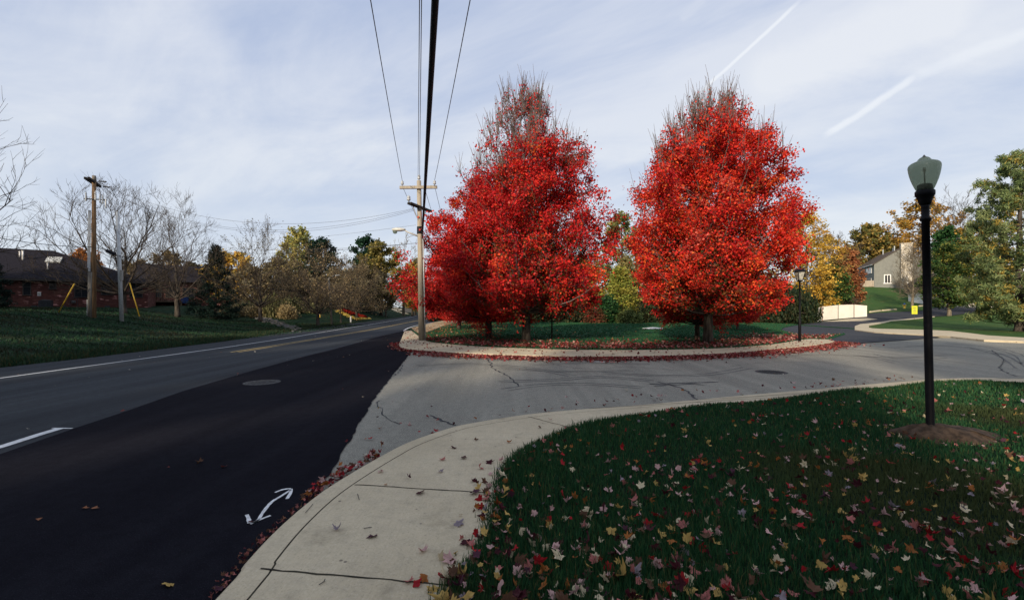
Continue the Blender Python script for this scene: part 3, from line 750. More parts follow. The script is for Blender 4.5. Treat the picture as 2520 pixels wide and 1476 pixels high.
# conifers
def conifer(Ht, Rm, seed, n1, pal, wts, size, per, aspect, clear=.03, shape=1.0, droop=.1, n2=7, n3=3, jit=.1, r0=.12, asc=.15, up=.05, mat='leaf', keep=None, hang=.1):
    ts = np.linspace(0,1,8); prof = (list(ts), [Rm*(.80+.2*min(1,t*5))*(1-t)**shape+.05 for t in ts])
    tr, lb, tw = grow(Ht, prof, n1, n2, n3, r0, clear, asc, seed=seed, bend=-droop, trunk_top=.98, sway=.006, up=up, flat=True, l2=.34, l3=.5, power=1.25)
    return tr, lb, leaves('crown', tw, per, jit, size, pal, wts, seed, mat, aspect=aspect, levels=(1,2,3), hang=hang, clump=.6, keep=keep)
SPR = [(.012,.030,.022),(.018,.042,.030),(.008,.020,.016)]
tr, lb, cr = conifer(6.6, 2.7, 51, 76, SPR, [1,1,1], .20, 9, .32)
p = at(531,783); sc = ((CH+ray(531,612)[1]*p.y)-p.z)/6.6
t = make_tree('spruce_tree', 'dark pointed spruce on the left lawn between two bare trees', 'spruce', p, tr, lb, cr); t.scale = (sc*.95,sc*.95,sc)
q = Vector((-31.6, 26.0, Hs(-31.6,26)))
dup(t, q, 1.2, .80, 'dark evergreen cut off by the left edge beside the brick house')

# broadleaf trees farther back: four builds with own palettes
def broad(Ht, Rm, seed, pal, wts, size=.30, per=8, n1=30, n2=7, n3=3, clear=.15, top=.45, jit=.28, keep=None, asc=.8, clump=.7):
    prof = ([clear,.3,.45,.6,.75,.88,.96,1],[Rm*.6,Rm*.92,Rm,Rm*.95,Rm*.8,Rm*.55,Rm*.3,Rm*.1])
    tr, lb, tw = grow(Ht, prof, n1, n2, n3, .018*Ht+.05, clear, asc, seed=seed, bend=-.1, l2=.42, tw=.012)
    return tr, lb, leaves('crown', tw, per, jit, size, pal, wts, seed, clump=clump, keep=keep)
BR = {}
YEL = [(.62,.38,.05),(.70,.46,.08),(.50,.28,.04),(.40,.30,.07)]
ORG = [(.40,.20,.045),(.48,.26,.06),(.30,.16,.04),(.22,.17,.05)]
OLV = [(.19,.16,.04),(.25,.21,.055),(.13,.12,.035),(.32,.24,.07)]
GRN = [(.022,.075,.022),(.03,.095,.03),(.045,.11,.03),(.015,.05,.018)]
DGR = [(.012,.034,.022),(.018,.048,.028),(.01,.026,.018)]
PYG = [(.42,.37,.10),(.32,.33,.10),(.52,.44,.13),(.22,.24,.08)]
RUS = [(.30,.105,.045),(.38,.15,.06),(.22,.08,.035),(.40,.20,.08)]
MIX = [(.10,.13,.03),(.34,.22,.045),(.07,.10,.03),(.42,.25,.05)]
LIM = [(.26,.27,.045),(.32,.32,.06),(.20,.23,.04),(.36,.30,.06)]
BRN = [(.21,.17,.09),(.28,.21,.11),(.17,.145,.085)]
def tree_at(kind, label, cat, u, vt, Y, Rm, key, pal, seed, size=.34, base=None, bark='bark', dx=0, new=False, grp=None, **kw):
    X = ray(u,0)[0]*Y; zb = Hs(X, Y)-.05 if base is None else base
    Ht = CH+ray(u,vt)[1]*Y-zb; Rm *= .8
    k = (key, pal[0])
    if k not in BR or new:
        BR[k] = (make_tree(kind, label, cat, (X,Y,zb), *broad(Ht, Rm, seed, pal, [1]*len(pal), size, **kw), bark=bark, group=grp), Ht, Rm); return BR[k][0]
    r, h0, r0 = BR[k]; s = Rm/r0
    o = dup(r, (X,Y,zb), seed*1.7, (s,s,Ht/h0), label, grp); o['category'] = cat; o.name = kind; return o
T = tree_at
T('leafy_tree','tall pale yellow tree above the bare trees left of the dark cedar','tree',735,562,72,4.0,'a',PYG,61,.42,n1=30,per=9)
T('cedar_tree','dark blue green cedar left of the olive tree','cedar',792,588,68,3.6,'c',DGR,62,.36,n1=36,per=10,clear=.08,jit=.25)
T('leafy_tree','tall dark green tree peeking above the olive tree far along the road','tree',903,584,86,4.6,'a',[(.02,.06,.03),(.03,.08,.04),(.016,.045,.025)],63,.45,n1=32,per=10)
T('leafy_tree','broad olive and yellow tree in front of the dark green tree far along the road','tree',938,596,76,4.8,'a',OLV,64,.42,n1=34,per=11)
T('leafy_tree','bushy yellow tinged tree behind the tall pale forked bare tree','tree',1022,640,105,4.5,'b',OLV,65,.5,n1=24)
T('leafy_tree','small orange tree glimpsed over the brick house roof','tree',206,618,70,3.4,'a',[(.44,.17,.045),(.50,.22,.06),(.34,.13,.04)],66,.42,n1=24,per=9)
T('leafy_tree','tan leaved tree behind the tree left of the spruce','tree',412,620,72,4.2,'a',[(.24,.18,.08),(.30,.22,.10),(.18,.14,.07)],67,.4,n1=24,per=7)
T('leafy_tree','bright yellow tree behind the dark spruce','tree',568,622,66,4.6,'a',YEL,68,.42,n1=26,per=8)
T('leafy_tree','dark green low tree left of the dark spruce','tree',478,650,76,3.4,'a',DGR,69,.38,n1=24,per=9,clear=.05)
T('leafy_tree','dull yellow tree between the two brown trees right of the spruce','tree',690,640,64,4.2,'b',BRN+[(.24,.19,.06)],70,.4,n1=26,per=8)
T('leafy_tree','grey brown thicket tree behind the street light on the left bank','tree',830,668,62,4.6,'b2',BRN,71,.38,n1=26,per=8,clear=.05)
T('leafy_tree','drab brown tree behind the low round brown tree','tree',890,660,72,4.6,'b2',BRN,72,.38)
T('leafy_tree','yellow orange sapling leaning beside the tall pale bare tree','tree',1015,650,92,2.4,'a2',[(.40,.27,.05),(.46,.33,.08)],73,.4,n1=16)
T('leafy_tree','brown thicket tree behind the leafless tree right of the spruce','tree',625,660,60,4.4,'b2',BRN,74,.38)
T('leafy_tree','grey brown thicket between the dark cedar and the street light on the left bank','tree',758,672,66,4.4,'b2',BRN,77,.38)
T('leafy_tree','faded tan tree far behind the brick house and the grey pole','tree',330,640,84,5.0,'a3',[(.20,.15,.07),(.26,.19,.09)],75,.45,n1=22,per=6)
# woodland between and behind the maples
T('leafy_tree','tall pale yellow green tree seen between the two big maples','tree',1528,524,60,4.2,'d',[(.17,.19,.06),(.25,.25,.08),(.13,.15,.06),(.32,.28,.08)],76,.36,n1=34,per=9)
T('leafy_tree','vine draped tan tree below the pale tree between the maples','tree',1545,640,53,2.6,'d2',[(.27,.20,.08),(.20,.17,.06),(.34,.25,.09),(.14,.14,.05)],77,.28,n1=26,per=8,clear=.06)
T('willow_shrub','feathery lime yellow shrub between the big maples','shrub',1527,668,48.5,2.2,'e',LIM,78,.24,n1=34,per=11,clear=.03,asc=1.3)
T('round_shrub','deep green round shrub right of the tallest maple at the lawn edge','shrub',1492,738,47,1.25,'f',GRN,79,.24,n1=22,per=10,clear=.03)
T('round_shrub','low pale green shrub at the foot of the lime yellow shrub','shrub',1548,772,46.3,1.5,'f2',[(.10,.14,.05),(.15,.18,.06),(.07,.10,.03)],80,.2,n1=18,per=9,clear=.02)
T('round_shrub','rusty low shrub beside the deep green round shrub','shrub',1468,770,46.5,1.0,'f3',[(.16,.06,.03),(.10,.05,.025)],81,.2,n1=16,per=8,clear=.02)
T('leafy_tree','yellow tree behind the right side of the tallest maple','tree',1440,640,54,3.4,'a4',[(.34,.26,.05),(.24,.22,.05),(.14,.15,.04)],82,.34,n1=26)
DRK = [(.018,.034,.014),(.030,.045,.016),(.045,.045,.018),(.014,.026,.013)]
HEDGE = [(1095,775,57,2.2),(1165,770,54,2.4),(1240,765,53,2.6),(1330,762,52,2.6),(1405,764,51,2.2),(1600,762,48.5,2.0),(1655,750,50,2.3),(1705,758,48.5,2.0),(1765,745,50,2.4),(1835,742,50,2.3),(1895,740,49,2.2),(1940,748,47.5,1.9),(1972,748,50,1.6)]
HL = ['leftmost under the farthest maple','under the low bright maple','behind the crimson maple','behind the tallest maple trunk','right of the tallest maple trunk','right of the lime yellow shrub','left of the broad maple trunk','by the white debris','directly behind the broad maple trunk','right of the broad maple trunk','left of the far lamp post','just behind the far lamp post','against the pale fence']
for i, (u, vt, Y, Rm) in enumerate(HEDGE):
    T('hedge_shrub', 'dark hedge shrub '+HL[i], 'shrub', u, vt-6, Y, Rm*1.25, 'h', DRK, 83+i, .26, n1=24, per=10, clear=.02, grp='dark shrubs along the back of the island lawn')
WOOD = [(1120,690,66,4,BRN,'brown'),(1200,660,70,5,OLV,'olive'),(1320,640,72,5,OLV,'olive'),(1420,690,62,4,DGR,'dark'),(1610,640,64,4.2,OLV,'olive'),(1680,650,68,4.5,BRN,'brown'),(1770,640,66,4.6,OLV,'olive'),(1850,660,64,4.2,BRN,'brown'),(1905,690,58,3.2,DRK,'dark')]
WL = ['far back over the dirt path','far behind the crimson maple','far behind the tallest maple','in the gap right of the tallest maple','far behind the left side of the broad maple','behind the broad maple trunk','behind the middle of the broad maple','behind the right side of the broad maple','low behind the far lamp post']
for i, (u, vt, Y, Rm, pal, w) in enumerate(WOOD):
    T('woodland_tree', w+' woodland tree '+WL[i], 'tree', u, vt, Y, Rm, 'w', pal, 100+i, .4, n1=26, per=8, clear=.05, grp='woodland behind the island lawn')
T('leafy_tree','golden yellow tree right of the broad maple behind the far lamp post','tree',1984,524,62,4.6,'g',YEL,111,.28,n1=40,per=10,clear=.08,jit=.22)
T('leafy_tree','golden vine covered tree leaning right of the golden yellow tree','tree',2032,580,67,3.8,'g2',[(.44,.27,.05),(.34,.20,.05),(.26,.2,.07)],112,.28,n1=30,per=8,clear=.06)
T('leafy_tree','rusty orange tree left of the grey house','tree',2080,615,70,2.8,'g3',RUS,113,.34,n1=34,per=10,clear=.1)
T('leafy_bush','tall bright green bush behind the pale fence','bush',2047,655,66,3.0,'g4',[(.045,.10,.025),(.07,.13,.03),(.13,.17,.04),(.03,.07,.02)],114,.28,n1=34,per=11,clear=.04)
T('round_shrub','brown twiggy shrub just behind the pale fence','shrub',2090,738,65,1.9,'g5',[(.09,.065,.045),(.13,.09,.06)],115,.22,n1=20,per=6,clear=.02)
T('oak_tree','green and amber tree standing behind the grey house roof','oak tree',2140,553,128,7.5,'o',[(.14,.14,.04),(.34,.23,.06),(.10,.11,.035),(.38,.26,.07)],116,.75,n1=36,per=10,jit=.5)
T('oak_tree','lower amber tree at the right end of the grey house roof','oak tree',2195,590,126,5.5,'o',[(.32,.22,.06),(.24,.18,.05),(.38,.26,.07)],117,.75,n1=28,per=10,jit=.5)
T('oak_tree','tall golden orange oak behind the near lamp post','oak tree',2268,478,122,9.6,'o2',[(.46,.25,.05),(.52,.31,.06),(.36,.20,.045),(.22,.17,.05)],118,.6,n1=40,per=11,jit=.42)
T('leafy_tree','dark green tree right of the near lamp post behind the young green tree','tree',2330,560,84,4.2,'g6',GRN,119,.5,n1=30,per=9)
T('leafy_tree','small leafy green tree with yellow flecks on the verge right of the near lamp post','tree',2336,600,58,3.4,'g7',[(.05,.095,.022),(.07,.12,.03),(.035,.07,.02),(.22,.20,.04)],120,.24,n1=44,per=12,clear=.16,jit=.2,bark='pale_bark')
T('leafy_tree','mixed green and amber tree between the young tree and the pine','tree',2408,545,68,4.0,'g8',MIX,121,.34,n1=40,per=11,clear=.08)
T('leafy_tree','amber tree low behind the pine branches','tree',2450,610,62,3.4,'g8',[(.30,.21,.045),(.20,.17,.04),(.36,.25,.05)],122,.34,n1=28)
bare('bare_tree', 'tan leafless tree beside the fire hydrant in front of the grey house', 2245, 757, 600, 2.7, 123, Y=77, wood='pale_bark', twig='pale_bark', n1=28, n2=9, n3=6, n4=2, clear=.22, twmin=.014)
bare('bare_tree', 'faint grey bare tree on the skyline left of the grey house', 2068, 578, 615, 4.0, 124, Y=100, n1=18, n2=8, n3=5, n4=2, twmin=.02) if False else bare('bare_tree', 'faint grey bare tree on the skyline left of the grey house', 2062, 700, 576, 5.0, 124, Y=100, n1=18, n2=8, n3=5, n4=2, twmin=.02)
bare('bare_tree', 'thin bare crown above the trees right of the near lamp post', 2352, 740, 480, 5.0, 125, Y=88, n1=20, n2=8, n3=5, n4=2, twmin=.02)
# white pine at the right edge
PIN = [(.17,.24,.09),(.23,.30,.12),(.32,.37,.16),(.10,.14,.06),(.54,.40,.09)]
pp = Vector((33.4, 29.6, .09))
tr, lb, tw = grow(11.6, ([.06,.12,.3,.5,.65,.8,.92,1],[2.2,2.7,2.9,2.9,2.8,2.3,1.4,.4]), 80, 10, 6, .24, .06, .25, seed=131, bend=-.12, trunk_top=.98, sway=.008, up=.42, flat=False, l2=.34, l3=.4, power=1.1)
cr = leaves('crown', tw, 10, .10, .25, PIN, [.28,.28,.2,.12,.12], 131, aspect=.16, levels=(2,3), clump=.75, up=-.2)
make_tree('pine_tree', 'large soft needled pine filling the right edge', 'pine', pp, tr, lb, cr)

# small planting on the left bank
def bed(kind, label, cat, pts, n, hmin, hmax, w, pal, kindv='stuff'):
    q = [at(u,v) for u,v in pts]; poly = [(p.x,p.y) for p in q]
    xs = [p[0] for p in poly]; ys = [p[1] for p in poly]; x = rng.uniform(min(xs),max(xs),n*6); y = rng.uniform(min(ys),max(ys),n*6); k = np.nonzero(inpoly(x,y,poly))[0][:n]; x, y = x[k], y[k]; m = len(x)
    pal = np.array(pal); c = pal[rng.integers(0,len(pal),m)]*rng.uniform(.7,1.2,(m,1))
    o = blades(kind, x, y, H(x,y)-.03, rng.uniform(hmin,hmax,m), np.full(m,w), c, .9); tag(o, label, cat, kind=kindv)
0 and bed('ornamental_grass', 'tan ornamental grasses and low shrubs in the bank bed behind the swale', 'ornamental grass', [(575,775),(640,782),(700,785),(770,778),(770,752),(700,746),(640,750),(575,755)], 11000, .2, .62, .06, [(.30,.22,.11),(.36,.28,.14),(.16,.16,.07),(.10,.10,.04),(.20,.16,.08)])
bed('ground_cover', 'dark low planting along the far bank below the footpath', 'ground cover', [(770,772),(850,768),(930,762),(960,762),(960,752),(850,750),(770,752)], 6000, .2, .5, .07, [(.05,.07,.025),(.10,.10,.04),(.16,.13,.05),(.03,.05,.02)])
for i, (u, vt, Y, Rm) in enumerate([(585,764,50,1.3),(600,757,53,1.4),(622,752,56,1.6),(650,756,53,1.3),(664,748,58,1.8),(682,758,53,1.2),(698,751,56,1.7),(716,758,52,1.3),(735,752,57,1.6),(752,760,53,1.3),(640,765,49,1.0),(672,766,49,1.0),(708,768,48.5,.9)]):
    T('grass_clump', 'tan ornamental grass clump in the bank bed behind the rocky swale', 'grass clump', u, vt, Y, Rm, 'og%d' % (i % 2), [[(.34,.25,.12),(.40,.31,.15),(.26,.20,.10)],[(.15,.15,.06),(.20,.18,.08),(.10,.11,.04)]][i % 2], 140+i, .22, n1=22, per=8, clear=.02, grp='ornamental grasses in the bank bed')
m = MB()
for i in range(160):
    t = random.random(); p = at(625+ (735-625)*t+random.uniform(-14,14), 776+(812-776)*t+random.uniform(-4,4)); r = random.uniform(.08,.22)
    m.lathe([(r*.5,-r*.4),(r,0),(r*.8,r*.35),(r*.3,r*.55)], 6, p, Matrix.Rotation(random.uniform(0,6),3,'Z')@Matrix.Rotation(random.uniform(-.5,.5),3,'X'))
o = part('rock_bed', m, 'rock'); tag(o, 'grey rocks lining the drainage swale on the left lawn', 'rocks', kind='stuff')
# chrysanthemum bed
c = [at(u,v) for u, v in [(842,767),(905,787)]]
fb = thing('flower_bed', 'long bed of red chrysanthemums edged in yellow on the left bank', 'flower bed', ((c[0].x+c[1].x)/2,(c[0].y+c[1].y)/2,0))
def mums(line, n, r, mat_pal, spread, name):
    a = np.array([[p.x,p.y] for p in line]); t = rng.uniform(0,1,n)[:,None]; q = a[0]*(1-t)+a[1]*t+rng.normal(0,spread,(n,2))
    th = rng.uniform(0,2*PI,(n,26)); ph = rng.uniform(0,1.3,(n,26)); R_ = r*rng.uniform(.7,1.1,(n,1))
    x = q[:,:1]+R_*np.cos(th)*np.sin(ph)*1.2; y = q[:,1:]+R_*np.sin(th)*np.sin(ph)*1.2; z = H(q[:,0],q[:,1])[:,None]+R_*np.cos(ph)*1.1+.02
    pts = np.stack([x,y,z],-1).reshape(-1,3)-np.array([fb.location.x, fb.location.y, 0])
    tw = [(2,[Vector(p), Vector(p)+Vector((0,0,.02))]) for p in pts]
    obj(name, leaves(name, tw, 1, .02, .17, mat_pal, [1]*len(mat_pal), 3, levels=(2,), clump=.2), fb)
mums([at(846,766.5),at(898,782.5)], 46, .30, [(.36,.020,.016),(.46,.05,.02),(.26,.012,.012)], .22, 'red_flowers')
mums([at(838,770),at(880,787)], 26, .22, [(.62,.46,.10),(.70,.55,.16)], .08, 'yellow_edging')
mums([at(878,787.5),at(908,785.5)], 14, .22, [(.62,.46,.10),(.70,.55,.16)], .08, 'yellow_edging')
mums([at(832,768.5),at(840,766)], 6, .22, [(.62,.46,.10),(.70,.55,.16)], .06, 'yellow_edging')

# a row of tall trees across the lawn behind the viewer: the low sun behind them keeps the near corner in shade
for i, (x, y, sc, w) in enumerate([(-72,4,1.1,5.4),(-63,0,1.05,5.2),(-54,6,1.1,5.4),(-46,0,1.1,5.2),(-37,-6,1.15,5.4),(-29,-14,1.1,5.2),(-20,-17,1.15,5.4),(-11,-21,1.1,5.2),(-2,-24,1.2,5.4),(8,-22,1.1,5.2),(17,-20,1.2,5.4),(27,-18,1.0,5.0),(-33,-24,1.1,5.2),(-15,-31,1.25,5.4),(3,-32,1.3,5.4),(-68,14,.85,5),(-52,21,.95,5),(-58,15,1.0,5),(-46,25.5,.85,4.2)]):
    r, h0, r0 = BR[('a', OLV[0])]; k = 15.5/h0*sc
    dup(r, (x,y,Hs(x,y)), i*1.3, (w/r0*.85,w/r0*.85,k), 'olive tree in the row of trees standing behind the viewer', 'trees behind the viewer')
# ------------------------------------------------------------------ poles and wires
YP = at(1038,836,.1).y
cp = Vector((ray(1038,0)[0]*YP, YP, .1))
def rel(u, v, Y, base): return P(u,v,Y)-base
pole = thing('utility_pole', 'tall weathered wooden utility pole on the island sidewalk corner with a street light arm', 'utility pole', cp)
topz = rel(1033,444,YP,cp).z; tx = rel(1031,444,YP,cp).x
m = MB(); m.tube([(0,0,-.3),(tx*.5,0,topz*.5),(tx,0,topz)], [.15,.125,.10], 14); part('shaft', m, 'pole_wood', pole, True)
px = lambda z: tx*z/topz
L_, R_ = rel(989,463,YP,cp), rel(1074,462,YP,cp)
m = MB(); m.bar(L_+Vector((-.06,-.16,0)), R_+Vector((.06,-.16,0)), .10, .13); ca = part('crossarm', m, 'pole_wood', pole)
def insulator(name, p, parent, s=1.0, mat='insulator'):
    m = MB(); m.lathe([(.02*s,0),(.02*s,.06*s),(.06*s,.07*s),(.075*s,.12*s),(.045*s,.14*s),(.06*s,.16*s),(.065*s,.2*s),(.03*s,.24*s),(.01*s,.26*s)], 12, p); return part(name, m, mat, parent, True)
insulator('insulator', L_+Vector((.06,-.16,.07)), ca); insulator('insulator', R_+Vector((-.06,-.16,.07)), ca)
insulator('insulator', Vector((tx,0,topz)), pole, 1.1)
m = MB(); m.bar((px(L_.z-.75),-.13,L_.z-.75), (L_.x*.55,-.17,L_.z-.05), .02, .04); m.bar((px(L_.z-.75),-.13,L_.z-.75), (R_.x*.55,-.17,L_.z-.05), .02, .04)
z2 = rel(1030,509,YP,cp).z
m = MB(); m.bar((px(z2)-.42,-.55,z2+.06), (px(z2)+.42,.45,z2-.12), .085, .09); m.bar((px(z2)-.28,-.65,z2+.05), (px(z2)+.52,.33,z2-.13), .085, .09); ca2 = part('crossarm', m, 'dark_wood', pole)
insulator('insulator', Vector((px(z2)-.38,-.55,z2+.10)), ca2, 1.25)
m = MB(); m.bar((px(z2-.6)+.05,.1,z2-.65), (px(z2)+.3,.2,z2-.1), .03, .03); m.bar((px(z2-.6)-.05,-.1,z2-.65), (px(z2)-.25,-.3,z2), .03, .03); part('brace', m, 'galvanized', pole)
zb = rel(1031,566,YP,cp).z; m = MB(); m.tube([(px(zb),0,zb-.17),(px(zb),0,zb+.17)], .135, 14); part('band', m, 'black_paint', pole)
m = MB(); m.tube([(.17,-.03,0),(.165+px(2),-.03,2.0),(.15+px(zb-.4),-.03,zb-.4)], .028, 8); part('conduit', m, 'galvanized', pole, True)
hd = rel(983,567,YP,cp); zs = rel(1028,578,YP,cp).z
m = MB(); m.tube([(px(zs)-.08,-.05,zs-.05),(px(zs)-.55,-.10,zs+.13),(hd.x+.25,-.15,hd.z+.02),(hd.x,-.15,hd.z+.02)], [.04,.036,.034,.034], 8)
arm = part('street_light', m, 'lamp_grey', pole, True)
m = MB(); Mx = Matrix.Rotation(PI/2,3,'Y'); m.lathe([(.01,-.30),(.08,-.27),(.125,-.1),(.125,.12),(.09,.26),(.045,.34)], 14, hd+Vector((-.02,-.15,.03)), Matrix.Diagonal((1,1,.7))@Mx); part('lamp_head', m, 'lamp_grey', arm, True)
m = MB(); m.lathe([(.105,0),(.11,-.05),(.085,-.12),(.01,-.15)], 14, hd+Vector((-.17,-.15,-.02))); part('lens', m, 'globe', arm, True)

def wirepts(a, b, sag, n=26):
    a, b = Vector(a), Vector(b); return [a.lerp(b, i/n)-UP*sag*4*(i/n)*(1-i/n) for i in range(n+1)]
def wire(label, pts, r, mat='thin_wire', n=5, name='power_line', parent=None):
    m = MB(); m.tube(pts, r, n); o = part(name, m, mat, parent, True)
    if parent is None: tag(o, label, 'power line' if name == 'power_line' else 'cable')
    return o
def overhead(label, A, u0, sag, r, mat='thin_wire', name='power_line', n=5):
    """span from the pole to the one behind the camera; u0 is where the photo shows it leave the top edge"""
    Y = 8.0
    for _ in range(20):
        f = (A.y-Y)/(A.y+20); z = A.z-sag*4*f*(1-f); Y = (z-CH)/(HY/F)
    X = (u0*S-512)/F*Y; sl = (X-A.x)/(Y-A.y); B = Vector((A.x+sl*(-20-A.y), -20, A.z))
    return wire(label, wirepts(A, B, sag, 40), r, mat, n, name)
LA = cp+L_+Vector((.06,-.16,.31)); RA = cp+R_+Vector((-.06,-.16,.31))
overhead('single wire overhead running to the left end of the pole crossarm', LA, 912, .6, .010)
overhead('single wire overhead running to the right end of the pole crossarm', RA, 1157, .6, .010)
overhead('left one of the two close wires meeting the pole top', cp+Vector((tx-.03,-.05,topz+.22)), 1032.5, .6, .010)
overhead('right one of the two close wires meeting the pole top', cp+Vector((tx+.04,-.05,topz+.22)), 1037.5, .6, .010)
CB = cp+rel(1040,582,YP,cp)+Vector((.02,-.2,0))
overhead('thick black bundled cable passing overhead to the pole', CB, 1071, .5, .036, 'cable', 'telecom_cable', 8)
mt = MB(); mt.tube([CB+Vector((0,0,0)), CB+Vector((.12,.05,-.35)), CB+Vector((.5,2.5,-1.2)), CB+Vector((2.2,14,-1.2)), CB+Vector((4,30,-.9))], .02, 6)
o = part('telecom_cable', mt, 'cable', None, True); tag(o, 'black cable dropping from the pole towards the red maples', 'cable')
NP = Vector((-9.0, 66, 0))
for du, A, lab in ((-.9, LA, 'left'), (.9, RA, 'right')):
    wire('wire from the %s end of the crossarm running on down behind the red maples' % lab, wirepts(A-UP*.25, NP+Vector((du,0,7.9)), .5), .010)
wire('wire from below the pole crossarm running on down behind the red maples', wirepts(cp+Vector((.2,-.02,L_.z-.2)), NP+Vector((.3,0,7.4)), .5), .010)
wire('upper of the two low wires from the black pole band to the maples', wirepts(cp+Vector((.15,0,zb+.15)), NP+Vector((.4,0,4.6)), .3), .008)
wire('lower of the two low wires from the black pole band to the maples', wirepts(cp+Vector((.15,0,zb+.05)), NP+Vector((.0,0,4.2)), .3), .008)

# left pole
YL = 27.0; lb_ = at(230,779); YL = lb_.y
lp = thing('utility_pole', 'orange brown wooden utility pole with dark twin crossarms on the left lawn', 'utility pole', lb_)
tz = rel(231,432,YL,lb_).z; tx2 = rel(231.5,432,YL,lb_).x
m = MB(); m.tube([(0,0,-.3),(tx2*.5,0,tz*.5),(tx2,0,tz)], [.135,.118,.095], 12); part('shaft', m, 'tan_wood', lp, True)
m = MB(); m.tube([(tx2*.96,0,tz*.955),(tx2,0,tz+.01)], [.102,.098], 12); part('pole_top', m, 'old_wood', lp, True)
def zof(v): return rel(231,v,YL,lb_).z
def arm_(uL, vL, uR, vR, dy):
    z = CH+ray(0,vL)[1]*(YL-.7+dy); a = P(uL,vL,YL-.7+dy); Y2 = (z-CH)/ray(0,vR)[1]; b = P(uR,vR,Y2)
    m = MB(); m.bar(a-lb_, b-lb_, .11, .13); return part('crossarm', m, 'dark_wood', lp), a-lb_, b-lb_
a1, p1, q1 = arm_(209,437,239,457,.35); a2, p2, q2 = arm_(218,437,247,458,-.15)
m = MB(); zc = zof(486)
for dx, dz, w in ((-.42,.05,.06),(.28,.1,.07),(.62,-.05,.06),(.82,-.1,.06),(1.05,-.35,.06)):
    m.lathe([(.02,-.3),(w*.55,-.26),(w*.8,-.2),(w*.5,-.15),(w*.8,-.08),(w*.5,-.03),(w*.8,.04),(w*.5,.1),(w*.8,.16),(w*.4,.22),(.02,.28)], 8, (tx2+dx*.8,-.15,zc+dz))
part('fuse_cutout', m, 'insulator', lp, True)
m = MB(); m.bar((tx2-.45,-.12,zc-.08), (tx2+.85,-.12,zc-.16), .05, .06); m.tube([(tx2+.1,-.1,zc-.6),(tx2+.45,-.12,zc-.62),(tx2+.62,-.12,zc-.2)], .02, 5); part('bracket', m, 'iron', lp)
m = MB(); m.box((-.14,-.11,.55),(.20,.12,.95)); part('meter_box', m, 'galvanized', lp)
m = MB(); m.bar((-.13,-.13,.9), (-.10,-.13,2.9), .10, .09); m.bar((-.15,-.13,2.9), (-.15+tx2*.5,-.11,6.3), .07, .13); part('conduit', m, 'galvanized', lp)
st = thing('pole_stub', 'short weathered old pole stub standing against the left utility pole', 'pole stub', at(222,778.5))
h = rel(222,668,st.location.y,st.location).z; m = MB(); m.tube([(0,0,-.3),(0,0,h*.5),(.01,0,h)],[.13,.12,.115],12); part('shaft', m, 'old_wood', st, True)
m = MB(); m.lathe([(.117,0),(.117,.02),(.0,.05)],12,(.01,0,h-.005)); part('cap', m, 'dark_wood', st)
gb = at(300,788); gp = thing('utility_pole', 'plain grey pole without arms leaning slightly on the left lawn', 'utility pole', gb)
ge = P(288.5,520,gb.y)-gb; m = MB(); m.tube([(0,0,-.3),tuple(ge*.5),tuple(ge)],[.11,.10,.08],12); part('shaft', m, 'old_wood' if False else 'galvanized', gp, True)
mm = MB(); mm.box(tuple(P(299,676,gb.y-.1)-gb), (.12,.12,.6)); part('box', mm, 'lamp_grey', gp)
bpy.data.objects[gp.children[0].name].data.materials[0] = MATS['old_wood_pale'] if 'old_wood_pale' in MATS else mottled('old_wood_pale', (.24,.235,.215), (.36,.355,.33), 10, .95, (3,3,.15), .1, .3)
# guy wires with yellow guards
def guy(label, ub, vb, ut, vt, target, Yoff=0):
    g0 = at(ub, vb); t = thing('guy_wire', label, 'guy wire', g0)
    tgt = target-g0; top = P(ut, vt, g0.y); L = (top-g0).length
    d = tgt.normalized()
    m = MB(); m.tube([(0,0,-.05), tuple(tgt)], .009, 4); part('wire', m, 'thin_wire', t)
    m = MB(); m.tube([tuple(d*.32), tuple(d*(L))], .05, 8); part('guard', m, 'yellow_plastic', t, True)
def guy2(label, ub, vb, ut, vt, u2, v2):
    g0 = at(ub, vb); t = thing('guy_wire', label, 'guy wire', g0)
    top = P(ut,vt,g0.y)-g0; end = P(u2,v2,g0.y)-g0
    m = MB(); m.tube([(0,0,-.05), tuple(top*.07)], .014, 5); m.tube([tuple(top), tuple(end)], .008, 4); part('wire', m, 'thin_wire', t)
    m = MB(); m.tube([tuple(top*.06), tuple(top)], [.030,.034], 8); part('guard', m, 'yellow_plastic', t, True)
guy2('guy wire with a bright yellow guard leaning right left of the orange brown pole', 142,772,183,697, 229,560)
guy2('guy wire with a yellow guard leaning left right of the plain grey pole', 345,783,319,695, 296,620)
# wires between the left poles and beyond
for lab, a, v2, sg in (('upper',lb_+Vector((tx2+.1,0,tz-.3)),512,1.5),('middle',lb_+q1,514,1.75),('lower',lb_+q2,517,1.8)):
    e = P(1019, v2, YP); wire(lab+' of three thin wires crossing the road between the left pole and the tall pole', wirepts(a, e, sg, 40), .0065)
    for k in range(3):
        p = Vector(a).lerp(e, .012+.010*k); o = None
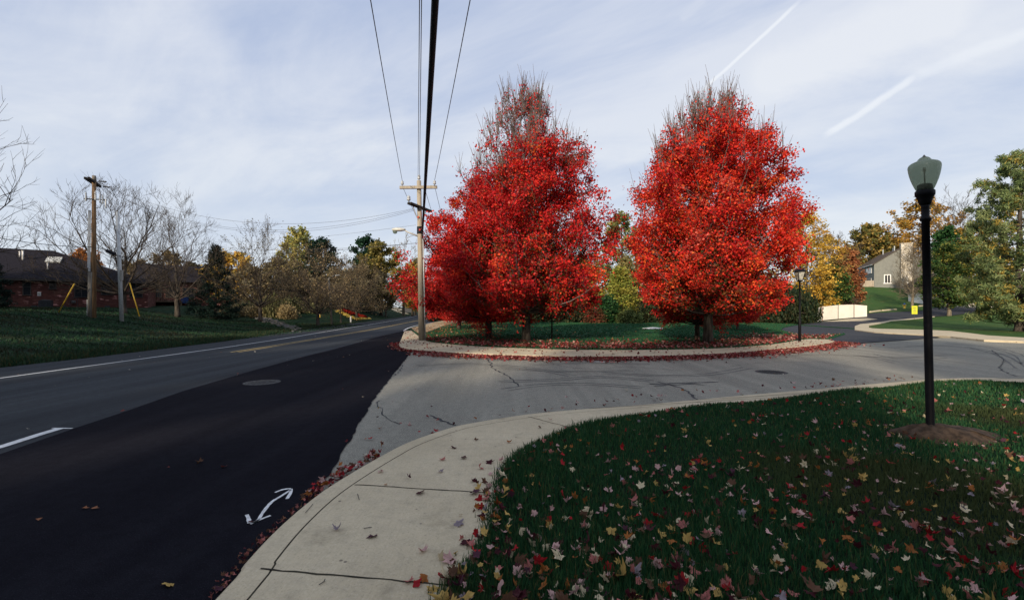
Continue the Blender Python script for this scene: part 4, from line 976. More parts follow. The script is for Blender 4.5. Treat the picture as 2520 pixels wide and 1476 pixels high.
# strain insulators on those wires
for a, v2 in ((lb_+Vector((tx2+.1,0,tz-.3)),512),(lb_+q2,517)):
    e = P(1019, v2, YP); d = (e-a).normalized(); m = MB(); e = e-lb_; a = a-lb_
    m.tube([a+d*(.25+.08*i) for i in range(9)], [.02,.05,.02,.05,.02,.05,.02,.05,.02], 8)
    part('strain_insulator', m, 'iron', lp, True)
wire('low wire crossing from the left bank to the tall pole under the street light', wirepts(P(480,596,52), P(1020,598,YP), .55, 30), .007)
wire('thin wire from the left bank to the black band on the tall pole', wirepts(P(480,590,60), P(1024,553,YP), .5, 30), .006)
wire('dark wire from the left bank to the tall pole crossing the olive tree', wirepts(P(520,618,50), P(1028,597,YP), .35, 30), .010, 'cable')
wire('black telephone cable from the left edge to the orange brown pole', wirepts(P(-60,574,20), P(229,607,YL), .15, 20), .016, 'cable', name='telecom_cable')
CS = P(292,628,gb.y-.15)
cbl = wire('black telephone cable from the grey pole sagging past the spruce to the street light', wirepts(CS, P(812,712,42), .75, 30), .018, 'cable', name='telecom_cable')
wire('short cable with a black splice case between the two left poles', [P(231,609,YL-.2), P(243,610,YL-.5), P(256,613,YL-.6), P(276,622,YL-.5), P(291,629,gb.y-.15)], .014, 'cable', name='telecom_cable')
sp = bpy.data.objects[[o.name for o in C.objects if o.get('label','').startswith('short cable')][0]]
m = MB(); a, b = P(261,615,YL-.62), P(283,625,YL-.5); m.tube([a, a.lerp(b,.06), a.lerp(b,.94), b], [.03,.10,.10,.03], 10); part('splice_case', m, 'cable', sp, True)
wire('cable from the bank street light towards the far footpath', wirepts(P(812,712,42), P(985,716,86), .4, 16), .018, 'cable', name='telecom_cable')
# bank street light
sb = at(817,799); t = thing('street_light', 'grey street light pole with a short arm on the left bank by the road', 'street light', sb)
m = MB(); e = P(809,682,sb.y)-sb; m.tube([(0,0,-.2), tuple(e)], [.10,.075], 10); part('pole', m, 'old_wood', t, True)
f = P(826,677,sb.y)-sb; m = MB(); m.tube([tuple(e-UP*.12), tuple(e.lerp(f,.5)+UP*.05), tuple(f)], .035, 6); a = part('arm', m, 'lamp_grey', t, True)
m = MB(); m.lathe([(.02,-.35),(.10,-.2),(.12,.1),(.04,.3)],10,f+Vector((.12,0,0)),Matrix.Diagonal((1,1,.6))@Matrix.Rotation(PI/2-.2,3,'Y')); part('lamp_head', m, 'lamp_grey', t, True)

# ------------------------------------------------------------------ lamp posts
lpz = P(2275,380,LAMP.y).z-LAMP.z
lt = thing('lamp_post', 'black lamp post with a large frosted acorn globe on the near lawn', 'lamp post', (LAMP.x, LAMP.y, .1))
dx = P(2274,380,LAMP.y).x-LAMP.x; zg = P(2274,468,LAMP.y).z-.1; zt = P(2274,380,LAMP.y).z-.1
SH = Matrix(((1,0,dx/zt),(0,1,0),(0,0,1)))
m = MB(); m.lathe([(.046,-.1),(.046,.05),(.041,.10),(.0395,1.6),(.038,zg-.36),(.050,zg-.35),(.053,zg-.335),(.050,zg-.32),(.038,zg-.31),(.038,zg-.2),(.043,zg-.16)], 20, m=SH); part('shaft', m, 'black_paint', lt, True)
m = MB(); m.lathe([(.044,zg-.17),(.056,zg-.155),(.064,zg-.12),(.074,zg-.08),(.089,zg-.06),(.092,zg-.045),(.092,zg-.012),(.084,zg),(.072,zg+.005),(.068,zg+.065),(.05,zg+.075)], 24, m=SH); part('fitter', m, 'black_paint', lt, True)
Hg = zt-zg; R0 = 31.5*S/F*LAMP.y
pr = [(.50,.0),(.58,.05),(.70,.16),(.82,.29),(.91,.42),(.97,.54),(1.0,.64),(.985,.685),(.93,.725),(.82,.76),(.64,.79),(.50,.81),(.42,.835),(.37,.865),(.28,.90),(.14,.93)]
m = MB(); m.lathe([(r*R0, zg+.004+h*Hg) for r, h in pr], 36, m=SH); part('globe', m, 'globe', lt, True)
m = MB(); m.lathe([(.12*R0, zg+.93*Hg),(.10*R0, zg+.95*Hg),(.05*R0, zg+.98*Hg),(.01*R0, zg+Hg)], 12, m=SH); part('finial', m, 'iron', lt, True)
m = MB(); m.lathe([(.007,zg+.08),(.007,zg+.50*Hg),(.012,zg+.52*Hg),(.016,zg+.58*Hg),(.012,zg+.64*Hg)], 10, m=SH); part('bulb', m, 'insulator', lt, True)
fl = at(1968,838.5,.1); Z = P(1968,655,fl.y).z-.1
t = thing('lamp_post', 'slim black lamp post with a four sided lantern on the island lawn edge', 'lamp post', fl)
zl = P(1968,690,fl.y).z-.1
m = MB(); m.lathe([(.06,-.1),(.06,.9),(.05,.95),(.042,1.0),(.036,zl-.1),(.05,zl-.08),(.035,zl-.04)], 12); part('shaft', m, 'black_paint', t, True)
hl = Z-zl
m = MB(); m.lathe([(.08,zl-.04),(.115,zl),(.115,zl+.02),(.0,zl+.02)], 4, m=Matrix.Rotation(PI/4,3,'Z')); m.lathe([(.245,zl+hl*.62),(.255,zl+hl*.66),(.18,zl+hl*.80),(.07,zl+hl*.9),(.03,zl+hl)], 4, m=Matrix.Rotation(PI/4,3,'Z'))
for k in range(4):
    a = PI/4+k*PI/2; m.bar((.11*math.cos(a),.11*math.sin(a),zl), (.225*math.cos(a),.225*math.sin(a),zl+hl*.64), .022, .022)
part('lantern_frame', m, 'black_paint', t)
m = MB(); m.lathe([(.095,zl+.025),(.205,zl+hl*.62)], 4, m=Matrix.Rotation(PI/4,3,'Z')); part('lantern_glass', m, 'pale_glass', t)

# ------------------------------------------------------------------ brick house on the left
def window(root, loc, w, h, rz=0, frame='dark_trim', glass='window_glass', mull=1, bar=.06, rail=True, nrm=-1):
    """window in the local x-z plane facing -y of its wall"""
    x, y, z = loc; m = MB(); d = .09
    for c, s in (((x-w/2,y,z),(bar,d,h+bar)),((x+w/2,y,z),(bar,d,h+bar)),((x,y,z+h/2),(w-bar,d-.004,bar)),((x,y-.02,z-h/2),(w+bar*2.4,d+.05,bar))): m.box(c, s)
    for k in range(mull): m.box((x-w/2+w*(k+1)/(mull+1),y,z),(bar*.7,d-.012,h-bar))
    if rail: m.box((x,y+.004,z+.02),(w-bar,d-.03,bar*.6))
    f = part('window', m, frame, root)
    m = MB(); m.box((x,y+.02,z),(w-bar,.03,h-bar)); part('pane', m, glass, f); return f
def seg(root, u, wallA, wallD):
    """param along a wall line where image column u hits it"""
    a = ray(u,0)[0]; return (a*wallA.y-wallA.x)/(wallD.x-a*wallD.y)
A0, B0 = Vector((-47.0,42.0)), Vector((-38.7,47.8)); WD = (B0-A0).normalized(); WL_ = (B0-A0).length
ang = math.atan2(WD.y, WD.x)
hz0 = 1.46
house = thing('brick_house', 'single storey red brick house with a dark hipped roof beyond the left lawn', 'house', (A0.x, A0.y, hz0), ang)
x0, x1, dp, eh = -11.0, WL_, 11.0, 2.95
m = MB(); m.box(((x0+x1)/2, dp/2, eh/2-.5), (x1-x0, dp, eh+1.0)); part('wall', m, 'brick', house)
ov = .5; rh = 3.3
m = MB()
E = [(x0-ov,-ov,eh),(x1+ov,-ov,eh),(x1+ov,dp+ov,eh),(x0-ov,dp+ov,eh),(x0+4,dp/2,eh+rh),(x1-8.2,dp/2,eh+rh)]
m.add(E, [(0,1,5,4),(1,2,5),(2,3,4,5),(3,0,4)]); m.add([(p[0],p[1],p[2]-.02) for p in E[:4]], [(0,3,2,1)])
rf = part('roof', m, 'shingle', house)
m = MB()
for a, b in ((E[0],E[1]),(E[1],E[2])): m.bar((a[0],a[1]+(.0),eh-.10),(b[0],b[1],eh-.10),.05,.17)
part('fascia', m, 'dark_trim', house)
def roofpt(x, f): return Vector((x, -ov+(dp/2+ov)*f, eh+rh*f))
for (u, f, hh, r, cap) in ((79/1679*2520*.6094,.62,.35,.05,0),(0,0,0,0,0)): pass
def pipe(u, f, hh, r):
    Yg = 44; wx = seg(house, u, Vector((A0.x-WD.y*0,A0.y)), WD); p = roofpt(wx, f)
    # shift for the roof slope standing behind the wall line
    off = Vector((-WD.y, WD.x))*p.y; q = seg(house, u, A0+off, WD); p.x = q
    m = MB(); m.tube([p-UP*.1, p+UP*hh], r, 8); m.lathe([(r*1.5,0),(r*1.5,.04),(r*.8,.08)],8,p+UP*hh); part('vent_pipe', m, 'white_trim', rf, True)
pipe(48.5,.72,.45,.055); pipe(56,.62,.85,.07); pipe(117.5,.32,.55,.055)
wx = seg(house, 132, A0+Vector((-WD.y,WD.x))*3.2, WD); c0 = roofpt(wx,.63)
sl_ = math.atan2(rh, dp/2+ov); m = MB(); m.box(c0+UP*.10, (1.1,1.2,.12), Matrix.Rotation(sl_,3,'X')); part('skylight', m, 'lamp_grey', rf)
def wz(v, u):
    s = seg(house, u, A0, WD); y = A0.y+WD.y*s; return CH+ray(u,v)[1]*y-hz0
for ul, ur, vt, vb, ml in ((57,76,686,725,0),(122,138,688,710,0),(184,217,690,730,1),(250,276,692,724,1),(319,350,692,730,1)):
    sL, sR = seg(house, ul, A0, WD), seg(house, ur, A0, WD); zt_, zb_ = wz(vt,ul), wz(vb,ul)
    window(house, ((sL+sR)/2, -.02, (zt_+zb_)/2), sR-sL, zt_-zb_, mull=ml)
m = MB()
for u in (85,156,264): s = seg(house, u, A0, WD); m.box((s,-.01,.32),(.42,.06,.22))
part('vent', m, 'equipment', house)
def on_wall(u, d): 
    s = seg(house, u, A0, WD); p = A0+WD*s+Vector((WD.y,-WD.x))*d; return Vector((p.x,p.y,Hs(p.x,p.y)-.03))
t = thing('air_conditioner', 'dark air conditioner unit against the brick house wall', 'air conditioner', on_wall(119,.9), ang)
m = MB(); m.box((0,0,.38),(.85,.75,.70)); 
for k in range(7): m.box((0,-.38,.12+k*.09),(.8,.03,.03))
part('case', m, 'equipment', t); m = MB(); m.lathe([(.33,.73),(.33,.76),(.1,.80)],16); part('fan_guard', m, 'iron', t)
t = thing('gas_meter', 'small grey gas meter on the brick house wall', 'gas meter', on_wall(182,.22), ang)
m = MB(); m.lathe([(.10,.45),(.14,.5),(.14,.7),(.10,.75)],12,m=Matrix.Diagonal((1.2,.7,1))); part('meter', m, 'iron', t, True); m = MB(); m.tube([(-.25,0,-.05),(-.25,0,.98),(0,0,.98),(.28,0,.98),(.28,0,-.05)],.025,6); part('pipe', m, 'equipment', t)
t = thing('meter_box', 'small pale electric meter box on the brick house wall', 'meter box', on_wall(97,.06)+UP*1.15, ang)
m = MB(); m.box((0,0,.2),(.24,.1,.36)); part('case', m, 'galvanized', t); m = MB(); m.lathe([(.09,0),(.09,.04),(.03,.06)],12,(0,-.05,.22),Matrix.Rotation(PI/2,3,'X')); part('dial', m, 'pale_glass', t)

# long brick building farther back
A1 = Vector((ray(360,0)[0]*58, 58)); B1 = Vector((ray(600,0)[0]*66, 66)); D1 = (B1-A1).normalized(); L1 = (B1-A1).length
bz = CH+ray(0,748)[1]*60
bb = thing('brick_house', 'long low brick house with a dark roof and deck behind the leafless trees', 'house', (A1.x,A1.y,bz), math.atan2(D1.y,D1.x))
m = MB(); m.box((L1/2,5,.8),(L1,10,4.4)); part('wall', m, 'brick', bb)
m = MB(); m.add([(-.6,-.6,3.0),(L1+.6,-.6,3.0),(L1+.6,10.6,3.0),(-.6,10.6,3.0),(-.6,5,5.6),(L1+.6,5,5.6)], [(0,1,5,4),(2,3,4,5),(1,2,5),(3,0,4),(0,3,2,1)]); part('roof', m, 'shingle', bb)
for s_ in (.08,.24,.40,.56,.72,.88): window(bb, (L1*s_,-.02,1.6), 1.3, 1.3)
m = MB(); m.box((1.6,-1.2,.35),(3.6,2.4,.12))
for i in range(19): m.box((-.15+i*.2,-2.36,.95),(.05,.05,1.1))
m.box((1.6,-2.36,1.5),(3.7,.09,.09))
for x in (0,3.3): m.box((x,-2.2,-.6),(.14,.14,1.9))
part('deck', m, 'deck_wood', bb)
m = MB(); m.box((3.95,-.5,.55),(.8,.6,.7)); m.box((3.95,-.5,.94),(.86,.66,.06)); part('tarp', m, 'tarp_blue', bb)
A2 = at(1010,757); A2 = Vector((-18.5,118,1.6))
h2 = thing('dark_house', 'dark gabled house behind the tall pale bare tree at the far bend', 'house', (P(1003,700,118).x,118,1.2), -.15)
m = MB(); m.box((3,4,2),(9,8,5.2)); m.add([(-1.5,0,4.6),(7.5,0,4.6),(3,0,7.6),(-1.5,8,4.6),(7.5,8,4.6),(3,8,7.6)],[(0,1,2),(5,4,3)]); part('wall', m, 'equipment', h2)
m = MB()
for sx in (-1,1): m.bar((3,4,7.75),(3+sx*5.1,4,4.3),9,.18)
part('roof', m, 'shingle', h2); window(h2,(2,-.02,2.2),1.4,1.4); window(h2,(5,-.02,2.2),1.2,2.0,mull=0)
t = thing('notice_board', 'white notice board on two posts far along the road', 'sign', at(1018,752))
y = t.location.y; w = 15*S/F*y
m = MB(); m.box((-w*.55,0,1.1),(.12,.12,2.4)); m.box((w*.55,0,1.1),(.12,.12,2.4)); part('post', m, 'old_wood', t); m = MB(); m.box((0,-.05,1.75),(w,.06,1.0)); part('board', m, 'white_trim', t)
def marker(label, u, v, vt, w, mat, cat='marker post'):
    p = at(u,v); hh = (v-vt)*S/F*p.y; t = thing('marker_post', label, cat, p); m = MB(); m.box((0,0,hh*.5-.05),(w,w*.5,hh+.1)); m.lathe([(w*.5,0),(w*.3,.05),(0.01,.08)],6,(0,0,hh)); part('post', m, mat, t); m=MB(); m.box((0,-w*.27,hh*.82),(w*.8,.01,hh*.12)); part('reflector', m, 'galvanized', t)
marker('white marker post at the road edge below the flower bed', 863,793.5,778,.13,'white_trim')
marker('yellow marker stake beside the brown tree left of the street light', 787,779,771,.10,'yellow_plastic')
marker('white marker post beside the footpath planting on the left bank', 924,760,750,.22,'white_trim')
marker('white utility marker on the slope below the grey house', 2120,709.5,698,.32,'white_trim')

# ------------------------------------------------------------------ right side: grey house, garage, fence, hydrant
hc = P(2151,703,108); gdir = Vector((.906,-.42)); ga = math.atan2(gdir.y, gdir.x)
hc.z = P(2151,704.5,108).z
gh = thing('grey_house', 'two storey grey sided house with a pale brick chimney on the slope', 'house', hc, ga)
W, Lh, eh, rh = 9.6, 15.0, 5.6, 3.3
m = MB(); m.add([(0,0,-1.5),(W,0,-1.5),(W,Lh,-1.5),(0,Lh,-1.5),(0,0,eh),(W,0,eh),(W,Lh,eh),(0,Lh,eh),(W/2,0,eh+rh),(W/2,Lh,eh+rh)],
    [(0,1,5,8,4),(1,2,6,5),(2,3,7,9,6),(3,0,4,7)]); part('wall', m, 'siding', gh)
m = MB(); o_ = .45; sl = rh/(W/2)
for s in (-1, 1):
    xo = W/2+s*(W/2+o_); zo = eh-sl*o_+.04
    a = [(W/2,-.35,eh+rh+.06),(W/2,Lh+.35,eh+rh+.06),(xo,Lh+.35,zo),(xo,-.35,zo)]; m.add(a+[(p[0],p[1],p[2]-.16) for p in a], [(0,1,2,3),(7,6,5,4),(3,2,6,7),(0,3,7,4),(1,0,4,5),(2,1,5,6)])
rf = part('roof', m, 'warm_shingle', gh)
m = MB(); m.box((-o_,Lh/2,eh-sl*o_-.04),(.10,Lh+.7,.16)); part('gutter', m, 'white_trim', rf)
for y, hh in ((1.2,.75),(2.2,.4),(9.5,.9)):
    m = MB(); m.tube([(W/2-.6,y,eh+rh-.6),(W/2-.6,y,eh+rh+hh)],.10,8); part('vent_pipe', m, 'galvanized', rf)
m = MB(); m.box((5.9,-.42,4.2),(2.1,.86,11.2)); m.box((5.9,-.42,9.9),(2.3,1.06,.25)); part('chimney', m, 'pale_brick', gh)
window(gh, (2.55,-.03,1.75), 1.15, 2.0, frame='white_trim', bar=.20, mull=1, glass='window_glass', rail=False)
def side_window(y, z, w, h, frame, glass, mull):
    f = window(gh, (0,0,0), w, h, frame=frame, glass=glass, mull=mull, rail=False)
    f.location = (-.03,y,z); f.rotation_euler = (0,0,-PI/2); return f
side_window(4.2, 4.1, 4.6, 1.35, 'white_trim', 'pale_glass', 1); side_window(4.0, 1.2, 3.8, 1.9, 'white_trim', 'window_glass', 2)
m = MB()
for i in range(30): m.box((-2.3,-.0+i*.30,.75),(.05,.24,1.5))
for i in range(8): m.box((-2.15+i*.28,-.1,.75),(.24,.05,1.5))
m.box((-2.27,4.4,.5),(.05,9,.1)); part('patio_fence', m, 'tan_siding', gh)
m = MB(); m.box((-2.6,11.8,1.0),(4.6,4.4,2.6)); part('shed', m, 'siding', gh)
m = MB(); a = [(-5.2,9.3,2.15),(-5.2,14.2,2.15),(-.1,14.2,3.5),(-.1,9.3,3.5)]; m.add(a+[(p[0],p[1],p[2]-.15) for p in a], [(3,2,1,0),(4,5,6,7),(0,1,5,4),(2,3,7,6),(3,0,4,7),(1,2,6,5)]); part('shed_roof', m, 'warm_shingle', gh)
m = MB(); m.box((-.1,8.5,3.05),(.16,4.5,.22)); part('awning_trim', m, 'white_trim', gh)
# second unit of the grey house behind, with its own chimney
h3 = thing('grey_house', 'second grey house unit with pale chimney behind the tan leafless tree', 'house', hc+Vector((gdir.x*9.0+3.0,gdir.y*9.0+5.2,-.3)), ga)
m = MB(); W2=8.5; m.add([(0,0,-1.5),(W2,0,-1.5),(W2,9,-1.5),(0,9,-1.5),(0,0,5.4),(W2,0,5.4),(W2,9,5.4),(0,9,5.4),(W2/2,0,8.2),(W2/2,9,8.2)],[(0,1,5,8,4),(1,2,6,5),(2,3,7,9,6),(3,0,4,7)]); part('wall', m, 'siding', h3)
m = MB()
for s in (-1,1):
    xo = W2/2+s*(W2/2+.4); a = [(W2/2,-.3,8.3),(W2/2,9.3,8.3),(xo,9.3,5.2),(xo,-.3,5.2)]; m.add(a+[(p[0],p[1],p[2]-.15) for p in a], [(0,1,2,3),(7,6,5,4),(3,2,6,7),(0,3,7,4),(1,0,4,5),(2,1,5,6)])
part('roof', m, 'warm_shingle', h3); m = MB(); m.box((2.6,-.4,3.6),(1.7,.8,10)); part('chimney', m, 'pale_brick', h3)
window(h3,(5.6,-.03,4.0),1.3,1.5,frame='white_trim')
# garage row
gp_ = P(2262,745,92); gz = Hs(gp_.x,gp_.y)
g = thing('garage', 'low tan gabled garage behind the near lamp post', 'garage', (gp_.x,gp_.y,gz), -.35)
m = MB(); m.add([(0,0,-.5),(6,0,-.5),(6,6,-.5),(0,6,-.5),(0,0,2.6),(6,0,2.6),(6,6,2.6),(0,6,2.6),(3,0,4.9),(3,6,4.9)],[(0,1,5,8,4),(1,2,6,5),(2,3,7,9,6),(3,0,4,7)]); part('wall', m, 'tan_siding', g)
m = MB()
for s in (-1,1):
    xo = 3+s*3.5; a = [(3,-.3,5.0),(3,6.3,5.0),(xo,6.3,2.3),(xo,-.3,2.3)]; m.add(a+[(p[0],p[1],p[2]-.12) for p in a], [(0,1,2,3),(7,6,5,4),(3,2,6,7),(1,0,4,5),(2,1,5,6)]); 
part('roof', m, 'warm_shingle', g)
m = MB()
for s in (-1,1): m.bar((3,-.36,5.02),(3+s*3.5,-.36,2.3),.06,.2)
part('trim', m, 'white_trim', g)
gw = P(2292,742,80); gz = Hs(gw.x,gw.y)
g = thing('garage', 'long white garage with closed doors behind the young green tree', 'garage', (gw.x,gw.y,gz), -.22)
m = MB(); m.box((11,3.2,1.0),(22,6.4,3.4)); part('wall', m, 'white_trim', g)
m = MB(); m.add([(-.5,-.6,2.6),(22.5,-.6,2.6),(22.5,7,2.6),(-.5,7,2.6),(-.5,3.2,4.3),(22.5,3.2,4.3)],[(0,1,5,4),(2,3,4,5),(1,2,5),(3,0,4),(0,3,2,1)]); part('roof', m, 'warm_shingle', g)
for k in range(6):
    m = MB()
    for q in range(4): m.box((2.2+k*3.5,-.03,.30+q*.55),(2.7,.07,.52))
    part('garage_door', m, 'vinyl', g)
# dumpster fence
fp = [at(u,v) for u, v in [(2009,791),(2023,787.6),(2062,784.2),(2101,780.8),(2133,778.6)]]
tops = [757,754,749.5,748.5,751]
fence = thing('board_fence', 'pale vinyl board fence enclosure with double gates beside the driveway', 'fence', (fp[1].x,fp[1].y,0))
def panel(name, a, b, za, zb, gap, lift=.04):
    d = Vector((b.x-a.x,b.y-a.y,0)); L = d.length; d.normalize(); n = max(2,int(L/.16)); m = MB(); q = d.to_track_quat('X','Z').to_matrix()
    for i in range(n):
        t = (i+.5)/n; x = a.x+d.x*(gap+(L-2*gap)*t); y = a.y+d.y*(gap+(L-2*gap)*t); zb0 = a.z+(b.z-a.z)*t+lift; zt_ = za+(zb-za)*t
        m.box((x-fence.location.x,y-fence.location.y,(zb0+zt_)/2),((L-2*gap)/n-.006,.05+.004*(i%2),zt_-zb0), q)
    mid = (a+b)/2
    m.box((mid.x-fence.location.x, mid.y-fence.location.y-.0, (za+zb)/2-.12), (L-2*gap,.09,.10), q)
    part(name, m, 'vinyl', fence)
zt_ = [P(u,v,p.y).z for u, v, p in zip((2009,2023,2062,2101,2133), tops, fp)]
# behind the gates the enclosure closes with side and back panels
for i, nm in enumerate(('side_panel','gate','gate','side_panel')): panel(nm, fp[i], fp[i+1], zt_[i], zt_[i+1], .06)
bk = [fp[0]+Vector((1.6,3.6,0)), fp[4]+Vector((1.8,3.2,0))]
panel('back_panel', fp[0], bk[0], zt_[0], zt_[0], .05); panel('back_panel', bk[0], bk[1], zt_[0], zt_[4], .05); panel('back_panel', bk[1], fp[4], zt_[4], zt_[4], .05)
for i in range(1,4):
    m = MB(); m.box((fp[i].x-fence.location.x,fp[i].y-fence.location.y-.02,(fp[i].z+zt_[i])/2-.03),(.09,.09,zt_[i]-fp[i].z)); part('post', m, 'rust' if i == 1 else 'old_wood', fence)
# hydrant, sign, wheel stops
hp = at(2225.5,757.5,.05); s = (757-744)*S/F*hp.y/.82
t = thing('fire_hydrant', 'yellow fire hydrant with a blue cap at the foot of the slope', 'fire hydrant', hp); t.scale = (s,)*3
m = MB(); m.lathe([(.19,-.05),(.19,.04),(.13,.05),(.12,.5),(.16,.52),(.16,.56)],14); m.lathe([(.10,0),(.10,.12),(.07,.13),(.0,.13)],10,(.10,0,.42),Matrix.Rotation(PI/2,3,'Y')); m.lathe([(.10,0),(.10,.12),(.07,.13),(.0,.13)],10,(-.10,0,.42),Matrix.Rotation(-PI/2,3,'Y')); part('barrel', m, 'hydrant_paint', t, True)
m = MB(); m.lathe([(.16,.56),(.15,.66),(.09,.74),(.04,.76),(.04,.82),(.0,.82)],14); part('bonnet', m, 'blue_paint', t, True)
sp_ = at(2250,784.5,.1); t = thing('yard_sign', 'small bright yellow yard sign on a thin stake at the verge', 'sign', sp_, .25)
hh = (784-751)*S/F*sp_.y; m = MB(); m.tube([(0,0,-.1),(0,0,hh*.8)],.02,6); part('stake', m, 'iron', t); w=18*S/F*sp_.y; hs=(776-750)*S/F*sp_.y*.78
m = MB(); m.box((0,-.03,hh-hs/2),(w,.03,hs)); bd = part('board', m, 'sign_yellow', t); m = MB()
for k in range(3): m.box((0,-.047,hh-hs*(.28+.2*k)),(w*(.6,.45,.55)[k],.004,hs*.06))
part('print', m, 'old_wood', t)
for (a, b, lb2) in (((2141,768.3),(2166,765.3),'left pale concrete wheel stop at the foot of the slope'),((2172,764.7),(2205,761.6),'right pale concrete wheel stop at the foot of the slope'),((2262,753.5),(2272,752.5),'small concrete wheel stop beside the tan leafless tree')):
    pa, pb = at(*a,.03), at(*b,.03); d = pb-pa; t = thing('wheel_stop', lb2, 'wheel stop', pa, math.atan2(d.y,d.x)); L = d.xy.length
    m = MB(); m.add([(0,-.16,0),(L,-.16,d.z),(L,.16,d.z),(0,.16,0),(.06,-.10,.22),(L-.06,-.10,.22+d.z),(L-.06,.10,.22+d.z),(.06,.10,.22)],[(0,1,5,4),(1,2,6,5),(2,3,7,6),(3,0,4,7),(4,5,6,7)]); part('block', m, 'concrete', t)
    m = MB()
    for x in (.2,.8): m.lathe([(.03,0),(.03,.03),(.0,.03)],8,(L*x,0,.22+d.z*x)); 
    part('pin', m, 'rust', t)
# white debris under the broad maple
m = MB(); q = at(2615,808.5,.1)
pts = [(math.cos(a)*1.0*(1+.25*math.sin(3*a)), math.sin(a)*.45*(1+.3*math.sin(2*a+1))) for a in np.linspace(0,2*PI,16)[:-1]]
q = at(1608,808,.1); m.add([(x,y,.02+.06*random.random()) for x,y in pts]+[(0,0,.16)]+[(x*1.02,y*1.02,0) for x,y in pts], [(i,(i+1)%15,15) for i in range(15)]+[(16+i,16+(i+1)%15,(i+1)%15,i) for i in range(15)])
t = part('tarp_scrap', m, 'white_trim', None, loc=tuple(q)); t.scale=(.7,.7,.8); tag(t, 'scrap of white sheet lying on the island lawn before the hedge', 'sheet')
# ------------------------------------------------------------------ fallen leaves
def leaf_outline():
    lob = [(90,1.0),(38,.92),(142,.92),(-12,.60),(192,.60)]
    pts = []
    seq = [(-78,.16),(-40,.42),(-14,.62),(2,.52),(12,.60),(16,.54),(30,.84),(38,.95),(46,.82),(56,.80),(62,.60),(74,.80),(80,.78),(90,1.05)]
    for a, r in seq: pts.append((a, r))
    full = pts+[(180-a, r) for a, r in seq[::-1][1:]]
    return [(r*math.cos(math.radians(a)), r*math.sin(math.radians(a))) for a, r in full]
OUT = leaf_outline(); NO = len(OUT)
def leaf_verts(seed, size):
    g = np.random.default_rng(seed); k1, k2, k3, ph = g.uniform(-.35,.85), g.uniform(-.4,.7), g.uniform(.07,.22), g.uniform(0,6)
    if seed % 5 >= 3: k1 += g.uniform(.5,1.1); k2 += g.uniform(-.5,.6)
    v = []
    for i, (x, y) in enumerate(OUT):
        q = g.uniform(.78,1.14); x, y = x*q, y*q; r = math.hypot(x,y)
        v.append((x, y, k1*x*x+k2*y*y*np.sign(y)+k3*math.sin(4*math.atan2(y,x)+ph)*r))
    v.append((0,.05,0)); v += [(-.012,-.1,.0),(.012,-.1,.0),(.07,-.75,.10),(.05,-.75,.10)]
    return np.array(v)*size*.5
LF = np.array([(i,(i+1)%NO,NO) for i in range(NO)])
LFS = np.vstack([LF,[(NO+1,NO+2,NO+3),(NO+1,NO+3,NO+4)]])
COLS = {'pale pink':(.58,.36,.33),'red':(.36,.014,.020),'dark maroon':(.06,.010,.016),'yellow':(.50,.33,.10),'orange':(.34,.12,.03),'cream':(.62,.52,.34),'rosy':(.44,.15,.13),'brown':(.12,.06,.035),'lilac':(.28,.23,.25),'purple':(.08,.028,.045)}
MESH = {}
def leaf_mesh(col, k):
    if (col,k) not in MESH:
        v = leaf_verts((k*7+hash_(col))*5+k, .110); c = np.array(COLS[col]); g = np.random.default_rng(k)
        cc = np.tile(c,(len(v),1))*g.uniform(.8,1.15,(len(v),1)); cc[NO] = c*.75; cc[NO+1:] = np.array(COLS['brown'])*1.2
        MESH[(col,k)] = np_mesh('fallen_leaf', v, LFS, 'dry_leaf', cc)
    return MESH[(col,k)]
def hash_(s): return sum(ord(c)*(i+1) for i, c in enumerate(s)) % 97
def drop(x, y, z, col, k, scale, tilt, label, group=None):
    o = obj('fallen_leaf', leaf_mesh(col, k)); o.location = (x,y,z); o.rotation_mode='XYZ'
    o.rotation_euler = (random.gauss(0,tilt), random.gauss(0,tilt), random.uniform(0,2*PI)); o.scale = (scale,)*3
    tag(o, label, 'leaf', group); return o
